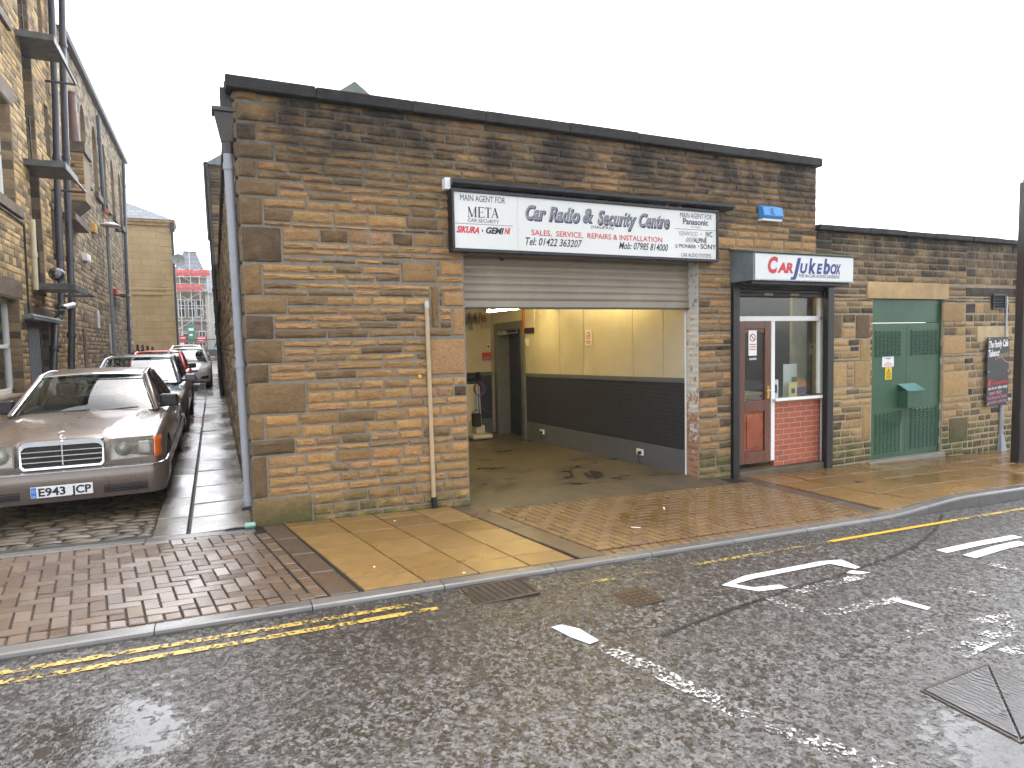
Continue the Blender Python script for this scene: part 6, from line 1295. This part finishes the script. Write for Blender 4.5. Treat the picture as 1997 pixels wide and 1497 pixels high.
# picket fence and dark planter
fo = thing('picket_fence', 'short dark picket fence in front of the cream building', 'fence', (-3.55, 27.8, .45)); m_fence = plain('dark fence stain', (.035, .033, .038), .6)
for i in range(7): x = -.55+i*.2; h = 1.45+.12*math.sin(i*.52); mb = MB(); mb.prism([(x-.055, 0), (x+.055, 0), (x+.055, h-.05), (x, h), (x-.055, h-.05)], lambda u, v, a: (u, a, v), 0, .03); mb.build('picket', m_fence, fo)
mb = MB(); mb.box(-.65, .75, .03, .07, .9, 1.0); mb.box(-.65, .75, .03, .07, .3, .4); mb.build('rail', m_fence, fo)
o = thing('refuse_bin', 'dark green long bin below the picket fence', 'bin', (-3.5, 26.6, .42)); mb = MB(); mb.hexa([(-.5, -.3, .1), (.6, -.3, .1), (.6, .4, .1), (-.5, .4, .1)], [(-.55, -.35, 1.15), (.65, -.35, 1.15), (.65, .45, 1.15), (-.55, .45, 1.15)]); mb.build('body', plain('bin green grey', (.06, .075, .065), .5), o, bevel=.03); mb = MB(); mb.box(-.58, .68, -.38, .48, 1.15, 1.22); mb.build('lid', m_black, o, bevel=.02)
for x in (-.4, .5): mb = MB(); mb.lathe([(0, -.03), (.07, -.03), (.07, .03), (0, .03)], (x, -.2, .07), 'x', 12); mb.build('wheel', m_rubber, o)
# gate
gt = thing('iron_gate', 'tall black railing gate with solid lower panels closing the alley', 'gate', (-1.4, 48, az(-1, 48))); gz0 = 2.55-az(-1, 48)
mb = MB()
for i in range(26): x = -1.3+i*.13; mb.tube([(x, 0, .1), (x, 0, gz0)], .014, 5)
mb.build('bar', m_iron, gt); mb = MB(); mb.box(-1.4, 2.1, -.02, .02, gz0-.12, gz0-.07); mb.box(-1.4, 2.1, -.02, .02, .08, .14); mb.build('rail', m_iron, gt); mb = MB(); mb.box(.1, 2.1, -.03, -.015, .1, .95); mb.build('panel', plain('dark gate panel', (.05, .05, .05), .6), gt)
for x in (-1.42, 2.1): mb = MB(); mb.box(x-.06, x+.06, -.06, .06, 0, gz0+.1); mb.build('post', m_iron, gt)
o = thing('gate_notice', 'white notice fixed to the iron gate', 'sign', (-2.45, 47.9, 2.05)); mb = MB(); mb.box(-.13, .13, -.02, 0, -.2, .2); mb.build('board', m_white, o); mb = MB(); mb.box(-.08, .08, -.025, -.02, -.12, .12); mb.build('print', m_ink_silver, o)
modern('parked_car', 'pale blue car showing through the bars of the iron gate', (.6, 51.0, az(0, 51)+.1), m_paint_blue, 4.2, .85, 1.5, 1.0)
# mansard tower with scaffold
tw = thing('tower_building', 'stone corner building with a grey mansard tower roof at the end of the alley', 'building', (-2, 58, .8)); TO = np.array(tw.location); m_tst = plain('grey sandstone', (.24, .19, .13), .8, var=.3, scale=2)
mb = MB(); mb.prism([(-3.2, 58.6), (-2.7, 58), (-1.3, 58), (-.85, 58.6), (-.85, 62), (-3.2, 62)], lambda u, v, a: (u, v, a), .7, 8.5); cpart(mb, 'wall', m_tst, TO, tw)
mb = MB(); b_ = [(-3.35, 57.8, 8.5), (-.65, 57.8, 8.5), (-.65, 61.5, 8.5), (-3.35, 61.5, 8.5)]; mb.hexa(b_, [(-2.4, 58.9, 10.55), (-1.4, 58.9, 10.55), (-1.4, 60.3, 10.55), (-2.4, 60.3, 10.55)]); mb.box(-2.45, -1.35, 58.85, 60.35, 10.55, 10.62); cpart(mb, 'roof', m_slate, TO, tw)
mb = MB(); mb.box(-3.4, -.6, 57.75, 58.2, 8.3, 8.5); mb.box(-3.3, -.75, 57.9, 58.2, 4.0, 4.15); cpart(mb, 'cornice', m_ashlar_dark, TO, tw)
for x, z, h in ((-2.75, 4.6, 1.6), (-1.95, 4.6, 1.6), (-1.3, 4.6, 1.6), (-1.2, 2.0, 1.4), (-2.6, 1.9, 1.3)):
    mb = MB(); mb.box(x-.28, x+.28, 57.93, 58.05, z, z+h); f = cpart(mb, 'window', m_white, TO, tw); mb = MB(); mb.box(x-.22, x+.22, 57.91, 57.93, z+.06, z+h/2-.03); mb.box(x-.22, x+.22, 57.91, 57.93, z+h/2+.03, z+h-.06); cpart(mb, 'pane', m_black, (0, 0, 0), f)
wb = thing('white_building', 'pale rendered house with sash windows beside the tower', 'building', (1, 58.5, .8)); WO = np.array(wb.location)
mb = MB(); mb.box(-.85, 6, 58.5, 66, .7, 6.8); cpart(mb, 'wall', plain('pale render', (.56, .52, .44), .8, var=.15), WO, wb)
mb = MB(); mb.hexa([(-.85, 58.2, 6.8), (6, 58.2, 6.8), (6, 66, 6.8), (-.85, 66, 6.8)], [(-.85, 61.5, 9.3), (6, 61.5, 9.3), (6, 62.5, 9.3), (-.85, 62.5, 9.3)]); cpart(mb, 'roof', m_slate, WO, wb)
for x, z in ((.05, 4.9), (.05, 2.9), (1.4, 4.9), (1.4, 2.9)):
    mb = MB(); mb.box(x-.3, x+.3, 58.43, 58.55, z, z+1.3); f = cpart(mb, 'window', m_white, WO, wb); mb = MB(); mb.box(x-.23, x+.23, 58.41, 58.43, z+.07, z+.62); mb.box(x-.23, x+.23, 58.41, 58.43, z+.68, z+1.23); cpart(mb, 'pane', m_black, (0, 0, 0), f)
mb = MB(); mb.box(-.2, .4, 58.43, 58.5, .8, 2.2); cpart(mb, 'door', m_iron, WO, wb)
sc = thing('scaffold', 'steel tube scaffold with two bands of red debris netting round the tower', 'scaffolding', (-2, 57, .8)); SO2 = np.array(sc.location)
mb = MB(); P3 = lambda x, y, z: (x, y, z)
for x in (-3.35, -2.75, -1.9, -1.2, -.55): mb.tube([(x, 56.8, .8), (x, 56.8, 8.9 if x > -3 else 8.9)], .028, 6); mb.tube([(x, 57.6, .8), (x, 57.6, 8.9)], .028, 6)
for z in (3.3, 4.3, 5.6, 6.9, 7.5, 8.1, 8.7): mb.tube([(-3.4, 56.8, z), (-.5, 56.8, z)], .026, 6); mb.tube([(-.55, 56.8, z), (-.55, 57.7, z)], .026, 6)
for p, q in (((-3.2, 3.4), (-1.0, 4.9)), ((-2.6, 6.4), (-.6, 4.8)), ((-2.6, 5.9), (.3, 7.6)), ((-2.7, 8.2), (-.7, 6.9)), ((-1.9, 8.9), (-1.9, 10.9))): mb.tube([(p[0], 56.75, p[1]), (q[0], 56.75, q[1])], .026, 6)
cpart(mb, 'tube', plain('galvanised tube', (.55, .55, .56), .4, .4), SO2, sc)
t = NT('red debris net'); t.set(col=t.ramp(t.noise(14, 4, .7), [(.35, (.5, .06, .06)), (.7, (.75, .22, .2))]), rough=.8); m_net = t.m
for z0, z1, xr in ((8.2, 8.72, -.35), (6.92, 7.42, -.95)):
    mb = MB(); mb.grid(lambda u, v: (-3.42+u*(xr+3.42), 56.72+.04*math.sin(u*40)+.02*math.sin(v*9), z0+v*(z1-z0)+.03*math.sin(u*17)), 40, 4); cpart(mb, 'debris_net', m_net, SO2, sc, solid=.01)
for z in (6.85, 8.12): mb = MB(); mb.box(-3.4, -.5, 56.8, 57.7, z-.05, z); cpart(mb, 'boards', plain('scaffold boards', (.4, .33, .22), .8), SO2, sc)
for lab, x0, x1, z0, z1, m, nm in (('green contractor sign on the scaffold', -2.35, -1.75, 2.45, 4.0, plain('sign green', (.03, .2, .12), .5), 'sign_board'), ('red and white banner left of the green sign', -3.0, -2.45, 2.35, 2.95, m_ink_red, 'banner'), ('red banner right of the green sign', -1.65, -.9, 2.3, 2.9, m_net, 'banner')):
    o = thing(nm, lab, 'sign', (x0, 56.6, z0)); mb = MB(); mb.box(0, x1-x0, 0, .03, 0, z1-z0); mb.build('board', m, o); mb = MB(); mb.box(.1, x1-x0-.1, -.02, 0, (z1-z0)*.6, (z1-z0)*.75); mb.box(.15, x1-x0-.2, -.02, 0, (z1-z0)*.3, (z1-z0)*.42); mb.build('print', m_ink_white, o)
# building behind the garage on the right of the alley
rb = thing('back_building', 'dark gabled stone building behind the garage with a black rain pipe', 'building', (0, 15.35, .2)); RO = np.array(rb.location)
mb = MB(); fr2 = lambda u, d, z: (u, 15.35-d, z)
masonry(mb, -.16, 1.6, 4.0, 7.35, fr2, (), 81, lambda z: (.1, .14), (.2, .4), .016, (3, 2), .012, .006, lambda u, z: .5); masonry(mb, 15.35, 30, .2, 7.3, lambda u, d, z: (-.16-d, u, z), (), 82, lambda z: (.15, .2), (.35, .6), .016, (2, 2), .012, .006, lambda u, z: .4); cpart(mb, 'stone_facing', m_stone_alley, RO, rb, smooth=38)
mb = MB(); mb.box(-.155, 6, 15.36, 30, .1, 7.3); cpart(mb, 'wall', m_mortar_dark, RO, rb); mb = MB(); mb.hexa([(-.3, 15.2, 7.3), (6, 15.2, 7.3), (6, 30, 7.3), (-.3, 30, 7.3)], [(2.8, 15.2, 9.4), (3.2, 15.2, 9.4), (3.2, 30, 9.4), (2.8, 30, 9.4)]); cpart(mb, 'roof', m_slate, RO, rb)
mb = MB(); mb.tube([(-.26, 15.2, 7.3), (-.26, 30, 7.3)], .07, 8); cpart(mb, 'gutter', m_iron, RO, rb)
o = thing('downpipe', 'long black rain pipe where the garage side wall ends', 'pipe', (-.14, 14.95, az(0, 15))); mb = MB(); mb.tube([(0.02, 0, 0), (-.1, .1, 7.0)], .06, 10); mb.build('pipe', m_iron, o, smooth=50)
for z in (1.6, 3.2, 4.8): mb = MB(); mb.tube([(.02-.017*z, .014*z, z), (.02-.017*z, .014*z, z+.1)], .08, 10); mb.build('collar', m_iron, o)
mb = MB(); mb.tube([(.0, 0, 2.3), (.1, -.3, 2.9)], .05, 8); mb.build('branch', m_iron, o)
# litter
def bit(name, lab, cat, x, y, zf, m, parts):
    o = thing(name, lab, cat, (x, y, zf)); 
    for nm, fn, mm in parts: mb = MB(); fn(mb); mb.build(nm, mm, o)
    return o
p = PG(488, 1031); bit('drink_can', 'crushed green and white can lying at the foot of the garage corner', 'can', p[0], p[1], pz(p[0], p[1])+.035, None, [('can_body', lambda mb: mb.lathe([(.022, -.05), (.032, -.04), (.03, .04), (.022, .05)], (0, 0, 0), 'x', 12), plain('pale green can', (.2, .34, .26), .3, .4)), ('can_top', lambda mb: mb.lathe([(0, .051), (.022, .051)], (0, 0, 0), 'x', 12), m_steel)])
p = PG(460, 1034); mb = MB(); mb.tube([(-.09, 0, 0), (.0, .01, .004), (.09, .0, 0)], .012, 6); tag(mb.build('stick', m_iron, loc=(p[0], p[1], pz(p[0], p[1])+.014)), 'short dark stick lying beside the green can', 'stick')
rr = random.Random(77)
for i, (x, y) in enumerate(((1240, 1031), (1295, 993), (770, 1018), (370, 1130), (905, 1120), (730, 1108))):
    p = PG(x, y); mb = MB(); a = rr.uniform(0, 3); w_, h_ = (.045, .009) if i < 2 else (.01, .008); c_, s_ = math.cos(a), math.sin(a); q = [(c_*u-s_*v, s_*u+c_*v) for u, v in ((-w_, -h_), (w_, -h_*.8), (w_*.9, h_), (-w_, h_*.9))]
    mb.prism(q, lambda u, v, t_: (u, v, t_), 0, .004); tag(mb.build('paper_scrap', m_white, loc=(p[0], p[1], pz(p[0], p[1])+.012)), 'one of the small white paper scraps scattered on the wet pavement', 'litter', 'paper scraps on the pavement')

# ------------------------------------------------------------------ rain haze over the whole street
hz = MB(); hz.box(-37, 37, -30, 88, -2.9, 13.6); t = NT('rain haze'); t.t.nodes.remove(t.b); pv = t.n('ShaderNodeVolumePrincipled')
pv.inputs['Color'].default_value = (.93, .95, .98, 1); pv.inputs['Density'].default_value = .0011; pv.inputs['Anisotropy'].default_value = .3
t.l(pv.outputs[0], t.out.inputs['Volume']); hb = stuff(hz.build('haze', t.m)); hb.display_type = 'WIRE'
